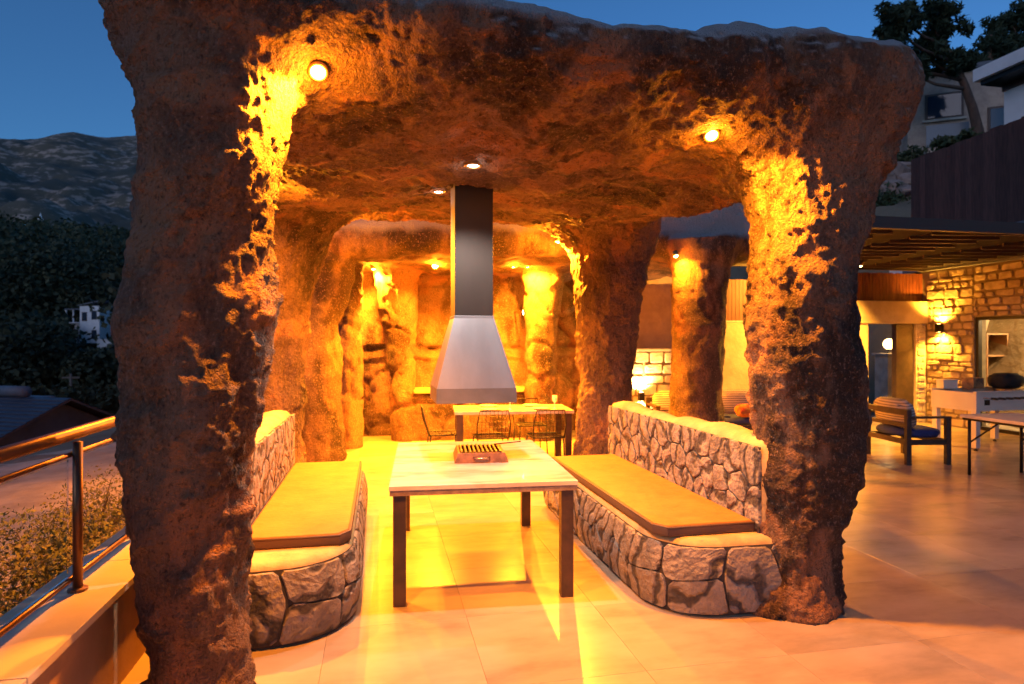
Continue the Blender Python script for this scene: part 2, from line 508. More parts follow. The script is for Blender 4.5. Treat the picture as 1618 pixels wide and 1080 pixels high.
def surface_nets(vol, org, h):
    ins = vol < 0
    nx, ny, nz = vol.shape
    cnt = np.zeros((nx - 1, ny - 1, nz - 1), np.int8)
    for a in (0, 1):
        for b in (0, 1):
            for c in (0, 1):
                cnt += ins[a:nx - 1 + a, b:ny - 1 + b, c:nz - 1 + c]
    act = (cnt > 0) & (cnt < 8)
    I = np.argwhere(act)
    idx = -np.ones(act.shape, np.int64); idx[act] = np.arange(len(I))
    acc = np.zeros((len(I), 3)); num = np.zeros(len(I))
    cor = [(a, b, c) for a in (0, 1) for b in (0, 1) for c in (0, 1)]
    for p in cor:
        for ax in range(3):
            if p[ax]: continue
            q = list(p); q[ax] = 1
            v0 = vol[I[:, 0] + p[0], I[:, 1] + p[1], I[:, 2] + p[2]]
            v1 = vol[I[:, 0] + q[0], I[:, 1] + q[1], I[:, 2] + q[2]]
            m = (v0 < 0) != (v1 < 0)
            t = np.where(m, v0 / np.where(m, v0 - v1, 1), 0)
            P = np.tile(np.array(p, float), (len(I), 1)); P[:, ax] += t
            acc[m] += P[m]; num[m] += 1
    V = (I + acc / num[:, None]) * h + org
    Fs = []
    for ax in range(3):
        o1, o2 = (ax + 1) % 3, (ax + 2) % 3
        s0 = [slice(1, -1)] * 3; s1 = [slice(1, -1)] * 3
        s0[ax] = slice(0, -1); s1[ax] = slice(1, None)
        a0, a1 = ins[tuple(s0)], ins[tuple(s1)]
        E = np.argwhere(a0 != a1)
        flip = a0[a0 != a1]
        off = np.zeros(3, int); off[o1] = 1; off[o2] = 1
        E = E + off
        d1 = np.zeros(3, int); d1[o1] = 1
        d2 = np.zeros(3, int); d2[o2] = 1
        g = lambda c: idx[c[:, 0], c[:, 1], c[:, 2]]
        q = np.stack([g(E - d1 - d2), g(E - d2), g(E), g(E - d1)], 1)
        q[~flip] = q[~flip][:, ::-1]
        Fs.append(q)
    return V, np.concatenate(Fs)


def vnormals(V, F):
    a = V[F[:, 2]] - V[F[:, 0]]; b = V[F[:, 3]] - V[F[:, 1]]
    n = np.cross(a, b)
    N = np.zeros_like(V)
    for k in range(4):
        np.add.at(N, F[:, k], n)
    return N / np.maximum(np.linalg.norm(N, axis=1), 1e-9)[:, None]


def subdivide(V, F):
    """split every quad in four"""
    n = len(V)
    E = np.stack([F, np.roll(F, -1, 1)], -1).reshape(-1, 2)
    E = np.sort(E, 1)
    key = E[:, 0].astype(np.int64) * n + E[:, 1]
    u, inv = np.unique(key, return_inverse=True)
    em = (V[u // n] + V[u % n]) / 2
    fm = V[F].mean(1)
    e = inv.reshape(-1, 4) + n
    c = np.arange(len(F)) + n + len(u)
    Q = np.stack([np.stack([F[:, k], e[:, k], c, e[:, k - 1]], 1) for k in range(4)], 1).reshape(-1, 4)
    return np.concatenate([V, em, fm]), Q


def smin(a, b, k):
    h = np.clip(0.5 + 0.5 * (b - a) / k, 0, 1)
    return b * (1 - h) + a * h - k * h * (1 - h)


def grid3(lo, hi, h):
    ax = [np.arange(a, b + h, h, dtype=np.float32) for a, b in zip(lo, hi)]
    return np.meshgrid(*ax, indexing='ij')


def col_sdf(X, Y, Z, x, y, prof):
    """prof rows: z, radius, x shift along the view's right, squash"""
    zz = [p[0] for p in prof]
    r = np.interp(Z, zz, [p[1] for p in prof]).astype(np.float32)
    dx = np.interp(Z, zz, [p[2] for p in prof]).astype(np.float32)
    return np.sqrt((X - x - dx * 0.98) ** 2 + (Y - y + dx * 0.2) ** 2) - r


PAINT = {'rock': ((0.165, 0.10, 0.066), (0.31, 0.18, 0.108), (0.45, 0.22, 0.11)), 'cave_rock': ((0.17, 0.105, 0.068), (0.36, 0.21, 0.12), (0.45, 0.21, 0.10))}


def paint(V, mname, seed=0):
    """brushed-on colour of the artificial rock: brown ground, tan wash, rust dabs, soot stains"""
    dark, mid, red = (np.array(c) for c in PAINT[mname])
    st = lambda v, a, b: np.clip((v - a) / (b - a), 0, 1)[:, None]
    c = dark + (mid - dark) * st(fbm(V * np.array([2.4, 2.4, 1.1]), 5, 300 + seed, 0.62), -0.25, 0.45)
    w = V + 0.12 * np.stack([fbm(V * 3, 2, 320 + k) for k in range(3)], 1)
    c = c + (red - c) * st(fbm(w * np.array([3.6, 3.6, 2.2]), 3, 340 + seed, 0.45), 0.38, 0.56) * 0.85
    c = c * (1 - 0.7 * st(fbm(V * np.array([1.9, 1.9, 0.8]), 5, 360 + seed, 0.65), 0.25, 0.6))
    return np.concatenate([c, np.ones((len(V), 1))], 1)


def split_parts(V, F, Nn, cem, part_of_face, names, mname, root):
    objs = []
    pc = paint(V, mname)
    for i, (nm, lab) in enumerate(names):
        f = F[part_of_face == i]
        if not len(f): continue
        used = np.unique(f)
        re = -np.ones(len(V), np.int64); re[used] = np.arange(len(used))
        me = np_mesh(nm, V[used] - np.array(root.location), re[f], mname)
        at = me.attributes.new('cement', 'FLOAT', 'POINT')
        at.data.foreach_set('value', np.ascontiguousarray(cem[used], np.float32))
        ca = me.attributes.new('paint', 'FLOAT_COLOR', 'POINT')
        ca.data.foreach_set('color', np.ascontiguousarray(pc[used], np.float32).ravel())
        me.normals_split_custom_set_from_vertices([tuple(n) for n in Nn[used]])
        objs.append(link(nm, me, root, lab))
    return objs


# ================================================================== THE ROCK GAZEBO
def build_gazebo():
    h = 0.024
    X, Y, Z = grid3((-1.75, 2.45, -0.06), (3.65, 8.5, 3.75), h)
    yf = 2.86 + 0.07 * (X + 1.2); yb = 8.0
    yc, yh = (yf + yb) / 2, (yb - yf) / 2
    zu = 2.80 + 0.095 * np.clip(Y - 4.2, 0, 5) + 0.03 * np.sin(X * 2.1 + Y) + 0.36 * np.clip((4.05 - Y) / 1.2, 0, 1) ** 1.6
    zt = 3.29 + 0.045 * np.clip(Y - 4.5, 0, 5) + 0.055 * np.clip(X, -1, 3.3) + 0.03 * np.sin(X * 2.6 + 1)
    zc, zh = (zu + zt) / 2, (zt - zu) / 2
    r = np.clip(zh - 0.02, 0.05, 0.21)
    xl = -1.03 - 0.30 * np.clip((Y - 4) / 3, 0, 1); xr = 3.08
    qx = np.abs(X - (xl + xr) / 2) - (xr - xl) / 2 + r; qy = np.abs(Y - yc) - yh + r; qz = np.abs(Z - zc) - zh + r
    roof = np.sqrt(np.maximum(qx, 0) ** 2 + np.maximum(qy, 0) ** 2 + np.maximum(qz, 0) ** 2) + np.minimum(np.maximum(qx, np.maximum(qy, qz)), 0) - r
    del qx, qy, qz
    cols = [
        (-0.85, 3.24, [(0, .29, 0), (.15, .25, .02), (.6, .25, .02), (1.3, .30, 0), (1.6, .305, .01), (2.0, .30, .05), (2.4, .30, .09), (2.8, .32, .08), (3.3, .35, .03)]),
        (2.66, 3.62, [(0, .33, -.15), (.2, .285, -.09), (.6, .285, -.03), (1.0, .30, .04), (1.4, .335, .03), (1.75, .345, .0), (2.1, .325, .02), (2.45, .34, .05), (2.8, .40, .08), (3.3, .45, .10)]),
        (-1.22, 7.55, [(0, .40, 0), (.6, .36, 0), (1.4, .36, .02), (2.0, .36, .03), (2.4, .42, .06), (2.7, .50, .10), (3.2, .62, .12)]),
        (2.80, 7.62, [(0, .40, -.05), (.4, .32, 0), (1.2, .31, .02), (1.8, .34, .02), (2.3, .38, .02), (2.7, .46, .05), (3.2, .62, .05)]),
    ]
    d = roof
    ds = []
    for x, y, p in cols:
        c = col_sdf(X, Y, Z, x, y, p)
        c = np.maximum(c, Z - 3.2)
        d = smin(d, c, 0.42)
    d = np.maximum(d, -0.04 - Z)
    V, F = surface_nets(d, np.array((-1.75, 2.45, -0.06)), h)
    Nn = vnormals(V, F)
    below = np.clip((2.9 - V[:, 2]) / 0.5, 0, 1)
    P = V * np.array([1, 1, 0.7])
    top = np.clip((Nn[:, 2] - 0.15) / 0.4, 0, 1) * (V[:, 2] > 2.95)
    disp = fbm(P * 1.5, 3, 3) * (0.055 + 0.012 * below) * (1 - 0.6 * top) + fbm(V * 5.0, 3, 9) * 0.022
    disp += np.maximum(ridged(V * np.array([13, 13, 10]), 3, 21), -.3) * 0.009 * (1 - 0.7 * top)
    disp += np.maximum(0, fbm(V * 22.0, 2, 31)) * 0.018 * (1 - 0.8 * top)
    # bulges on the inner side of the right front column
    disp += 0.05 * np.exp(-(((V - np.array([2.42, 3.42, 2.15])) / 0.17) ** 2).sum(1))
    disp += 0.06 * np.exp(-(((V - np.array([2.40, 3.36, 1.45])) / 0.22) ** 2).sum(1))
    disp *= np.where(V[:, 2] < 0.0, 0.3, 1)
    V = V + Nn * disp[:, None]
    # finer coat of thrown-on plaster: crumbs, grit and trowelled ridges
    V, F = subdivide(V, F)
    Nn = vnormals(V, F)
    top = np.clip((Nn[:, 2] - 0.15) / 0.4, 0, 1) * (V[:, 2] > 2.95)
    q = V + 0.012 * np.stack([vnoise(V * 30, 500 + k) for k in range(3)], 1)
    crumbs = np.clip(vnoise(q * np.array([34, 34, 30]), 510) * 1.6 - 0.15, 0, 1) * 0.011 + ridged(q * 52, 2, 520) * 0.0035
    patchy = np.clip(0.55 + 0.8 * fbm(V * 2.6, 2, 530), 0.15, 1.2)
    V = V + Nn * (crumbs * patchy * (1 - 0.75 * top))[:, None]
    Nn = vnormals(V, F)
    edge = fbm(V * np.array([2.2, 2.2, 2.2]), 3, 77) * 0.35
    cem = np.clip((Nn[:, 2] + edge * 0.35 - 0.22) / 0.35, 0, 1) * (V[:, 2] > 3.0)
    cem = np.maximum(cem, np.clip((V[:, 2] - 3.20 - 0.055 * np.clip(V[:, 0], -1, 3.3) + edge * 0.12) / 0.05, 0, 1))
    fc = V[F].mean(1)
    part = np.zeros(len(F), int)
    dist = np.stack([np.hypot(fc[:, 0] - x, fc[:, 1] - y) for x, y, p in cols], 1)
    near = dist.argmin(1)
    part = np.where((fc[:, 2] < 2.45 + edge[F[:, 0]] * 0.25) & (dist.min(1) < 1.0), near + 1, 0)
    root = thing('rock_gazebo', 'brown textured artificial rock gazebo roof on four thick columns over the grill table', 'gazebo', (0.95, 5.4, 0))
    names = [('roof', 'rough brown rock slab roof with bare grey cement on top'),
             ('column', 'thick dark brown column beside the railing'), ('column', 'thick rough column at the stub end of the bench'),
             ('column', 'orange lit rear column beside the rock pillars'), ('column', 'brown rear column before the striped sofa wall')]
    split_parts(V, F, Nn, cem, part, names, 'rock', root)
    return V, Nn


GV, GN = build_gazebo()


def ceil_at(V, N, x, y, rad=0.07):
    m = (np.hypot(V[:, 0] - x, V[:, 1] - y) < rad) & (N[:, 2] < -0.2) & (V[:, 2] > 2.2)
    return float(V[m][:, 2].mean()) if m.any() else 2.85


# ================================================================== THE CAVE ROOM BEHIND
def build_cave():
    h = 0.042
    X, Y, Z = grid3((-2.3, 7.3, -0.1), (6.0, 12.6, 4.1), h)
    yf = 8.75 - 0.13 * (X + 0.5) - 0.15 * np.sin(X * 1.3)
    yb = 12.1
    yc, yh = (yf + yb) / 2, (yb - yf) / 2
    zu = 2.86 + 0.03 * np.sin(X * 2 + Y * 1.4)
    zt = 3.42 + 0.07 * np.clip(X - 1, -1, 5) + 0.05 * np.sin(X * 3.1)
    zc, zh = (zu + zt) / 2, (zt - zu) / 2
    r = 0.2

    def rbox(cx, hx, cy, hy, cz, hz, r):
        qx = np.abs(X - cx) - hx + r; qy = np.abs(Y - cy) - hy + r; qz = np.abs(Z - cz) - hz + r
        return np.sqrt(np.maximum(qx, 0) ** 2 + np.maximum(qy, 0) ** 2 + np.maximum(qz, 0) ** 2) + np.minimum(np.maximum(qx, np.maximum(qy, qz)), 0) - r
    d = rbox(1.7, 3.6, yc, yh, zc, zh, r)
    cols = [(-0.82, 9.25, [(0, .36, 0), (.8, .29, 0), (1.5, .28, .02), (1.9, .22, .03), (2.2, .30, .10), (3, .42, .1)]),
            (-0.52, 10.3, [(0, .26, 0), (1.2, .25, 0), (2.0, .23, 0), (2.5, .24, 0), (3, .3, 0)]),
            (0.37, 10.85, [(0, .21, .03), (1.0, .20, .01), (1.6, .25, -.03), (2.0, .30, -.06), (2.6, .34, -.1), (3, .42, -.1)]),
            (2.66, 10.40, [(0, .25, 0.0), (1.0, .25, 0), (2.0, .28, .03), (2.6, .32, .06), (3, .4, .08)]),
            (4.42, 8.30, [(0, .40, 0), (.8, .35, 0), (1.6, .355, .02), (2.2, .37, .05), (2.7, .40, .06), (3.2, .55, .1)])]
    for x, y, p in cols:
        d = smin(d, np.maximum(col_sdf(X, Y, Z, x, y, p), Z - 3.1), 0.13)
    wall = rbox(1.2, 2.6, 11.75, 0.4, 1.45, 1.6, 0.08)
    d = smin(d, wall, 0.15)
    low = rbox(1.75, 1.30, 11.15, 0.50, 0.37, 0.42, 0.05)
    d = smin(d, low, 0.06)
    d = np.maximum(d, -0.05 - Z)
    V, F = surface_nets(d, np.array((-2.3, 7.3, -0.1)), h)
    Nn = vnormals(V, F)
    disp = fbm(V * 1.7, 3, 103) * (0.02 + 0.04 * (V[:, 2] > 2.7)) + fbm(V * 5.5, 3, 109) * 0.017 + np.maximum(ridged(V * 9, 2, 121), -.3) * 0.011
    bw = (V[:, 1] > 11.2) & (Nn[:, 1] < -0.5)
    disp += bw * (0.07 * np.exp(-((V[:, 2] - 1.40 - 0.03 * np.sin(V[:, 0] * 4)) / 0.05) ** 2) - 0.09 * np.exp(-((V[:, 2] - 1.53 - 0.03 * np.sin(V[:, 0] * 4)) / 0.06) ** 2))
    # carved slab joints
    S = RS.uniform((-1.6, 9.6, 0), (5.2, 12.2, 3.1), (90, 3))
    q = V + 0.06 * np.stack([fbm(V * 4, 2, 50 + k) for k in range(3)], 1)
    f1 = np.full(len(V), 9.0); f2 = np.full(len(V), 9.0)
    for s in S:
        dd = np.sqrt(((q - s) ** 2 * np.array([1, 1, 1.3])).sum(1))
        f2 = np.where(dd < f1, f1, np.minimum(f2, dd)); f1 = np.minimum(f1, dd)
    groove = np.clip(1 - (f2 - f1) / 0.07, 0, 1) * (V[:, 1] > 9.7) * (V[:, 2] < 2.75)
    disp -= groove * 0.055
    V = V + Nn * disp[:, None]
    Nn = vnormals(V, F)
    edge = fbm(V * 2.2, 3, 177) * 0.35
    cem = np.clip((Nn[:, 2] + edge * 0.4 - 0.15) / 0.35, 0, 1) * (V[:, 2] > 3.0)
    cem = np.maximum(cem, np.clip((V[:, 2] - 3.10 + edge * 0.14) / 0.1, 0, 1))
    fc = V[F].mean(1)
    dist = np.stack([np.hypot(fc[:, 0] - x, fc[:, 1] - y) for x, y, p in cols], 1)
    near = dist.argmin(1)
    part = np.where((fc[:, 2] < 2.6 + edge[F[:, 0]] * 0.3) & (dist.min(1) < 0.62), near + 1, 0)
    part = np.where((part == 0) & (fc[:, 2] < 2.72) & (fc[:, 1] > 10.6), 6, part)
    part = np.where((part == 6) & (fc[:, 2] < 0.95) & (fc[:, 1] < 11.30) & (fc[:, 0] > 0.35) & (fc[:, 0] < 3.15), 7, part)
    root = thing('rock_dining_cave', 'orange lit artificial rock cave room behind the gazebo, sheltering the dining table', 'cave', (1.7, 10.3, 0))
    names = [('roof', 'rock roof with a bluish grey top edge'), ('column', None), ('column', 'slab carved pillar'), ('column', 'leaning pillar with a bright yellow top'),
             ('column', 'bright yellow pillar right of the hood'), ('column', 'brown pillar with a small spotlight by the striped sofa'), ('back_wall', None), ('low_wall', 'knee high rough rock wall with a ledge')]
    split_parts(V, F, Nn, cem, part, names, 'cave_rock', root)
    MB().b2(0.55 - 1.7, 2.95 - 1.7, 10.59 - 10.3, 11.36 - 10.3, 0.79, 0.845).build('ledge', 'bench_cap', root, bevel=0.015)
    return V, Nn


CV, CN = build_cave()

# ================================================================== TERRAIN
CA, SA = math.cos(R(YAW)), math.sin(R(YAW))


def pix(u, D, v=None, z=None):
    """place at camera depth D (metres), photograph column u"""
    k = (u - 809) / 1000.0
    x = D * (SA + CA * k); y = D * (CA - SA * k)
    if z is None: z = 1.65 + D * (540 - v) / 1000.0
    return Vector((x, y, z))


def ground_h(x, y):
    x = np.asarray(x, float); y = np.asarray(y, float)
    left = np.clip(-x - 2.0, 0, None)
    z = -0.40 - 0.05 * np.clip(left, 0, 5) - 0.30 * np.clip(left - 5, 0, 24)
    rr = np.hypot(x, y)
    az = np.degrees(np.arctan2(x, y))
    wl = np.clip((-8 - az) / 10, 0, 1)
    z = z + wl * (np.clip(rr - 48, 0, 62) * 0.235 + np.clip(rr - 110, 0, 350) * 0.15)
    # hillside on the right, behind the villa
    xr = x - 11.9 - 0.15 * np.clip(12 - y, 0, 8)
    hr = np.clip(xr * 3.0, 0, 4.4) + np.clip(xr - 1.5, 0, 60) * 0.27
    hb = np.clip((y - 13.5) * 0.8, 0, 1.2) + np.clip(y - 15, 0, 50) * 0.12
    wr = np.clip((x - 2) / 6, 0, 1)
    z = z + np.where(xr > 0, hr, 0) * np.clip((y + 6) / 8, 0, 1) + hb * wr
    return z


def build_ground():
    rings = np.concatenate([[0.0], np.geomspace(1.5, 2500, 120)])
    na = 300
    az = np.linspace(-PI, PI, na, endpoint=False)
    Rr, A = np.meshgrid(rings, az, indexing='ij')
    x = (Rr * np.sin(A)).ravel(); y = (Rr * np.cos(A)).ravel()
    z = ground_h(x, y)
    P = np.stack([x, y, np.zeros_like(x)], 1)
    rr = np.hypot(x, y)
    z += fbm(P * 0.5, 3, 5) * np.clip((rr - 3) / 30, 0.0, 1.5) * 0.5 + fbm(P * 0.02, 3, 6) * np.clip((rr - 40) / 100, 0, 6)
    inside = (x > -1.9) & (x < 11.6) & (y < 12.5) & (y > -6)
    z = np.where(inside, np.minimum(z, -0.55), z)
    V = np.stack([x, y, z], 1)
    i = np.arange(len(rings) - 1)[:, None] * na; k = np.arange(na)[None, :]
    F = np.stack([i + k, i + (k + 1) % na, i + na + (k + 1) % na, i + na + k], -1).reshape(-1, 4)[:, ::-1]
    me = np_mesh('ground', V, F, 'ground')
    me.materials.append(MATS['forest_floor'])
    mi = (np.hypot(*V[F].mean(1)[:, :2].T) > 26).astype(np.int32)
    me.polygons.foreach_set('material_index', mi)
    tag(link('ground', me), kind='structure')


build_ground()


def build_mountain():
    nu, nv = 340, 150
    az = np.linspace(R(-75), R(30), nu)
    t = np.linspace(0, 1, nv)
    T, A = np.meshgrid(t, az, indexing='ij')
    D = 420 + 620 * T
    x = (D * np.sin(A)).ravel(); y = (D * np.cos(A)).ravel()
    ridge = 1.65 + 1040 * np.cos(A.ravel() - R(YAW)) * 0.318 + 3 * np.sin(A.ravel() * 31 + 1) + 3 * np.sin(A.ravel() * 73)
    fade = np.clip((R(4) - A.ravel()) / R(20), 0, 1); fade = fade * fade * (3 - 2 * fade)
    ridge = 60 + (ridge - 60) * fade
    z = 55 + (ridge - 55) * np.clip(T.ravel() * 1.02, 0, 1) ** 0.85
    P = np.stack([x, y, z], 1)
    z = z + fbm(P * 0.013, 5, 61) * 17 * (1 - 0.93 * T.ravel() ** 2) + ridged(P * 0.03, 3, 66) * 5 * (1 - 0.8 * T.ravel())
    V = np.stack([x, y, z], 1)
    i = np.arange(nv - 1)[:, None] * nu; k = np.arange(nu - 1)[None, :]
    F = np.stack([i + k, i + k + 1, i + nu + k + 1, i + nu + k], -1).reshape(-1, 4)
    tag(link('mountain', np_mesh('mountain', V, F, 'mountain_rock')), kind='structure')


build_mountain()


def leaf_cards(C, size, rng, aspect=1.6, bend=0.0):
    """one small leaf-shaped quad per centre"""
    n = len(C)
    a = rng.normal(size=(n, 3)); a /= np.linalg.norm(a, axis=1)[:, None]
    b = np.cross(a, rng.normal(size=(n, 3))); b /= np.maximum(np.linalg.norm(b, axis=1), 1e-6)[:, None]
    s = np.asarray(size).reshape(-1, 1) * rng.uniform(0.6, 1.3, (n, 1))
    V = np.stack([C - a * s * aspect, C + b * s * 0.8, C + a * s * aspect, C - b * s * 0.8], 1).reshape(-1, 3)
    F = np.arange(4 * n).reshape(n, 4)
    return V, F


def build_forest():
    rng = np.random.RandomState(5)
    Cs, Ss = [], []
    n = 0
    while n < 1250:
        D = 34 * (10 ** (rng.rand() * 1.05))
        az = R(rng.uniform(-37, -13))
        x, y = D * math.sin(az), D * math.cos(az)
        # keep the white house and the roofs free
        pu = 809 + 1000 * (x * CA - y * SA) / (x * SA + y * CA)
        dep = x * SA + y * CA
        gz = float(ground_h(x, y))
        hgt = rng.uniform(5, 9) * (1 + D / 700)
        if pu < 270 and dep < 76:
            if dep < 30: continue
            lim = 1.65 - dep * ((0.012 if 92 < pu < 215 else -0.04) if dep > 46 else 0.075) - gz   # stay below the house's terrace
            if lim < 1.3: continue
            hgt = min(hgt, lim * rng.uniform(0.85, 1.0) * 0.97)
        m = int(420 if D < 90 else 260)
        q = rng.normal(size=(m, 3)); q /= np.linalg.norm(q, axis=1)[:, None]
        q *= (rng.rand(m, 1) ** 0.35)
        lump = 1 + 0.35 * np.sin(q[:, :1] * 5 + n) * np.cos(q[:, 2:] * 6 + n)
        c = np.array([x, y, gz + hgt * 0.55]) + q * lump * np.array([hgt * .42, hgt * .42, hgt * .5])
        Cs.append(c); Ss.append(np.full(m, 0.11 + D * 0.0016))
        n += 1
    C = np.concatenate(Cs); S = np.concatenate(Ss)
    V, F = leaf_cards(C, S, rng, 1.3)
    o = link('forest', np_mesh('forest', V, F, 'leaf_forest', False))
    tag(o, 'dark green pine wood covering the far slope below the mountain', 'forest', kind='stuff')


build_forest()

# ================================================================== TERRACE FLOOR AND PARAPET
fl = MB().b2(-1.3, 11.0, -4.0, 12.4, -0.5, -0.022).build('terrace_floor', 'grout')
tag(fl, kind='structure')
tile_me = MB().box((0, 0, 0), (0.7988, 0.7988, 0.022)).mesh('floor_tile', 'tile', bevel=0.0008, seg=1)
for i in range(15):
    for j in range(16):
        o = link('tile', tile_me, fl)
        o.location = (-0.78 + 0.8 * i + 0.09, -0.5 + 0.8 * j - 0.13, -0.011)
        if (i * 7 + j * 3) % 2: o.rotation_euler = (0, 0, PI)

pw = thing('parapet_wall', 'low beige parapet wall under the glass railing', 'wall', (-1.38, 3.0, 0))
MB().b2(-0.17, 0.14, -5.5, 9.5, -1.2, 0.445).build('wall', 'parapet', pw)
for k in range(12):
    y0 = -5.5 + 1.25 * k
    MB().b2(-0.20, 0.18, y0 + 0.003, y0 + 1.247, 0.4455, 0.482).build('coping_slab', 'coping', pw, bevel=0.004)

rl = thing('glass_railing', 'bronze tube handrail with clear glass panels on the parapet', 'railing', (-1.42, 3.0, 0.482))
MB().tube([(0, -5.5, 0.735), (0, 9.0, 0.735)], 0.030, 14).build('handrail', 'bronze', rl, smooth=True)
MB().tube([(0, -5.5, 0.640), (0, 9.0, 0.640)], 0.013, 8).build('rail', 'bronze', rl, smooth=True)
MB().tube([(0, -5.5, 0.055), (0, 9.0, 0.055)], 0.014, 8).build('rail', 'bronze', rl, smooth=True)
post_ys = [-5.2 + 0.85 * k for k in range(17)]
for y in post_ys:
    yy = y + 0.43
    p = MB().tube([(0.03, yy, 0), (0.03, yy, 0.70)], 0.021, 12).build('post', 'bronze', rl, smooth=True)
    MB().lathe([(0.042, 0.0), (0.042, 0.012), (0.024, 0.016)], 14, (0.03, yy, 0.0)).build('post_foot', 'bronze', p, smooth=False)
for a, b in zip(post_ys[:-1], post_ys[1:]):
    MB().b2(-0.004, 0.004, a + 0.46, b + 0.40, 0.075, 0.622).build('glass_panel', 'clear_glass', rl)

# ================================================================== STONE FACED BENCHES


def clip_poly(poly, a, b, c):
    out = []
    n = len(poly)
    for i in range(n):
        p, q = poly[i], poly[(i + 1) % n]
        dp = a * p[0] + b * p[1] - c; dq = a * q[0] + b * q[1] - c
        if dp <= 0: out.append(p)
        if (dp < 0 < dq) or (dq < 0 < dp):
            t = dp / (dp - dq)
            out.append((p[0] + (q[0] - p[0]) * t, p[1] + (q[1] - p[1]) * t))
    return out


def cells(sites, x0, x1, y0, y1):
    res = []
    for i, (sx, sy) in enumerate(sites):
        poly = [(x0, y0), (x1, y0), (x1, y1), (x0, y1)]
        for j, (tx, ty) in enumerate(sites):
            if i == j: continue
            a, b = tx - sx, ty - sy
            c = (tx * tx + ty * ty - sx * sx - sy * sy) / 2
            poly = clip_poly(poly, a, b, c)
            if len(poly) < 3: break
        if len(poly) >= 3: res.append(poly)
    return res


def grid_sites(x0, x1, y0, y1, nx, ny, jit, rng):
    out = []
    for j in range(ny):
        for i in range(nx):
            off = 0.5 if j % 2 else 0.0
            out.append((x0 + (i + 0.25 + off + rng.uniform(-jit, jit)) * (x1 - x0) / nx,
                        y0 + (j + 0.5 + rng.uniform(-jit, jit)) * (y1 - y0) / ny))
    return out


def stone_mesh(poly, fmap, gap, depth, m, rng, back=-0.012, step=0.05):
    cx = sum(p[0] for p in poly) / len(poly); cy = sum(p[1] for p in poly) / len(poly)
    # inset towards the middle by the joint width, round the corners, resample
    ins = []
    for x, y in poly:
        d = math.hypot(x - cx, y - cy)
        k = max(0.2, 1 - gap / max(d * 0.8, 1e-3))
        ins.append((cx + (x - cx) * k, cy + (y - cy) * k))
    rd = []
    for i in range(len(ins)):
        p, q = ins[i], ins[(i + 1) % len(ins)]
        L = math.hypot(q[0] - p[0], q[1] - p[1])
        c = min(0.3, 0.022 / max(L, 1e-4))
        rd.append((p[0] + (q[0] - p[0]) * c, p[1] + (q[1] - p[1]) * c))
        ns = max(1, int(L / step))
        for t in range(1, ns):
            w = c + (1 - 2 * c) * t / ns
            rd.append((p[0] + (q[0] - p[0]) * w + rng.uniform(-.004, .004), p[1] + (q[1] - p[1]) * w + rng.uniform(-.004, .004)))
        rd.append((q[0] + (p[0] - q[0]) * c, q[1] + (p[1] - q[1]) * c))
    n = len(rd)
    vs = []
    tilt = (rng.uniform(-.012, .012), rng.uniform(-.012, .012))
    size = max(math.hypot(x - cx, y - cy) for x, y in rd)
    inset = min(0.3, 0.008 / size)
    for k, d, nz in ((1.0, back, 0), (1.0, depth * 0.5, 0.001), (1 - inset, depth * 0.95, .002), (0.55, depth * 1.0, .003), (0.0, depth * 1.02, .003)):
        for x, y in (rd if k > 0 else [(cx, cy)]):
            px, py = cx + (x - cx) * k, cy + (y - cy) * k
            dd = d + rng.uniform(-nz, nz) + ((px - cx) * tilt[0] + (py - cy) * tilt[1] if d > 0 else 0)
            vs.append(fmap(px, py, dd))
    fs = []
    for r_ in range(3):
        for i in range(n):
            j = (i + 1) % n
            fs.append((r_ * n + i, r_ * n + j, (r_ + 1) * n + j, (r_ + 1) * n + i))
    for i in range(n):
        fs.append((3 * n + i, 3 * n + (i + 1) % n, 4 * n))
    mb = MB(); mb.v = vs; mb.f = fs
    return mb.mesh('stone', m, smooth=False)


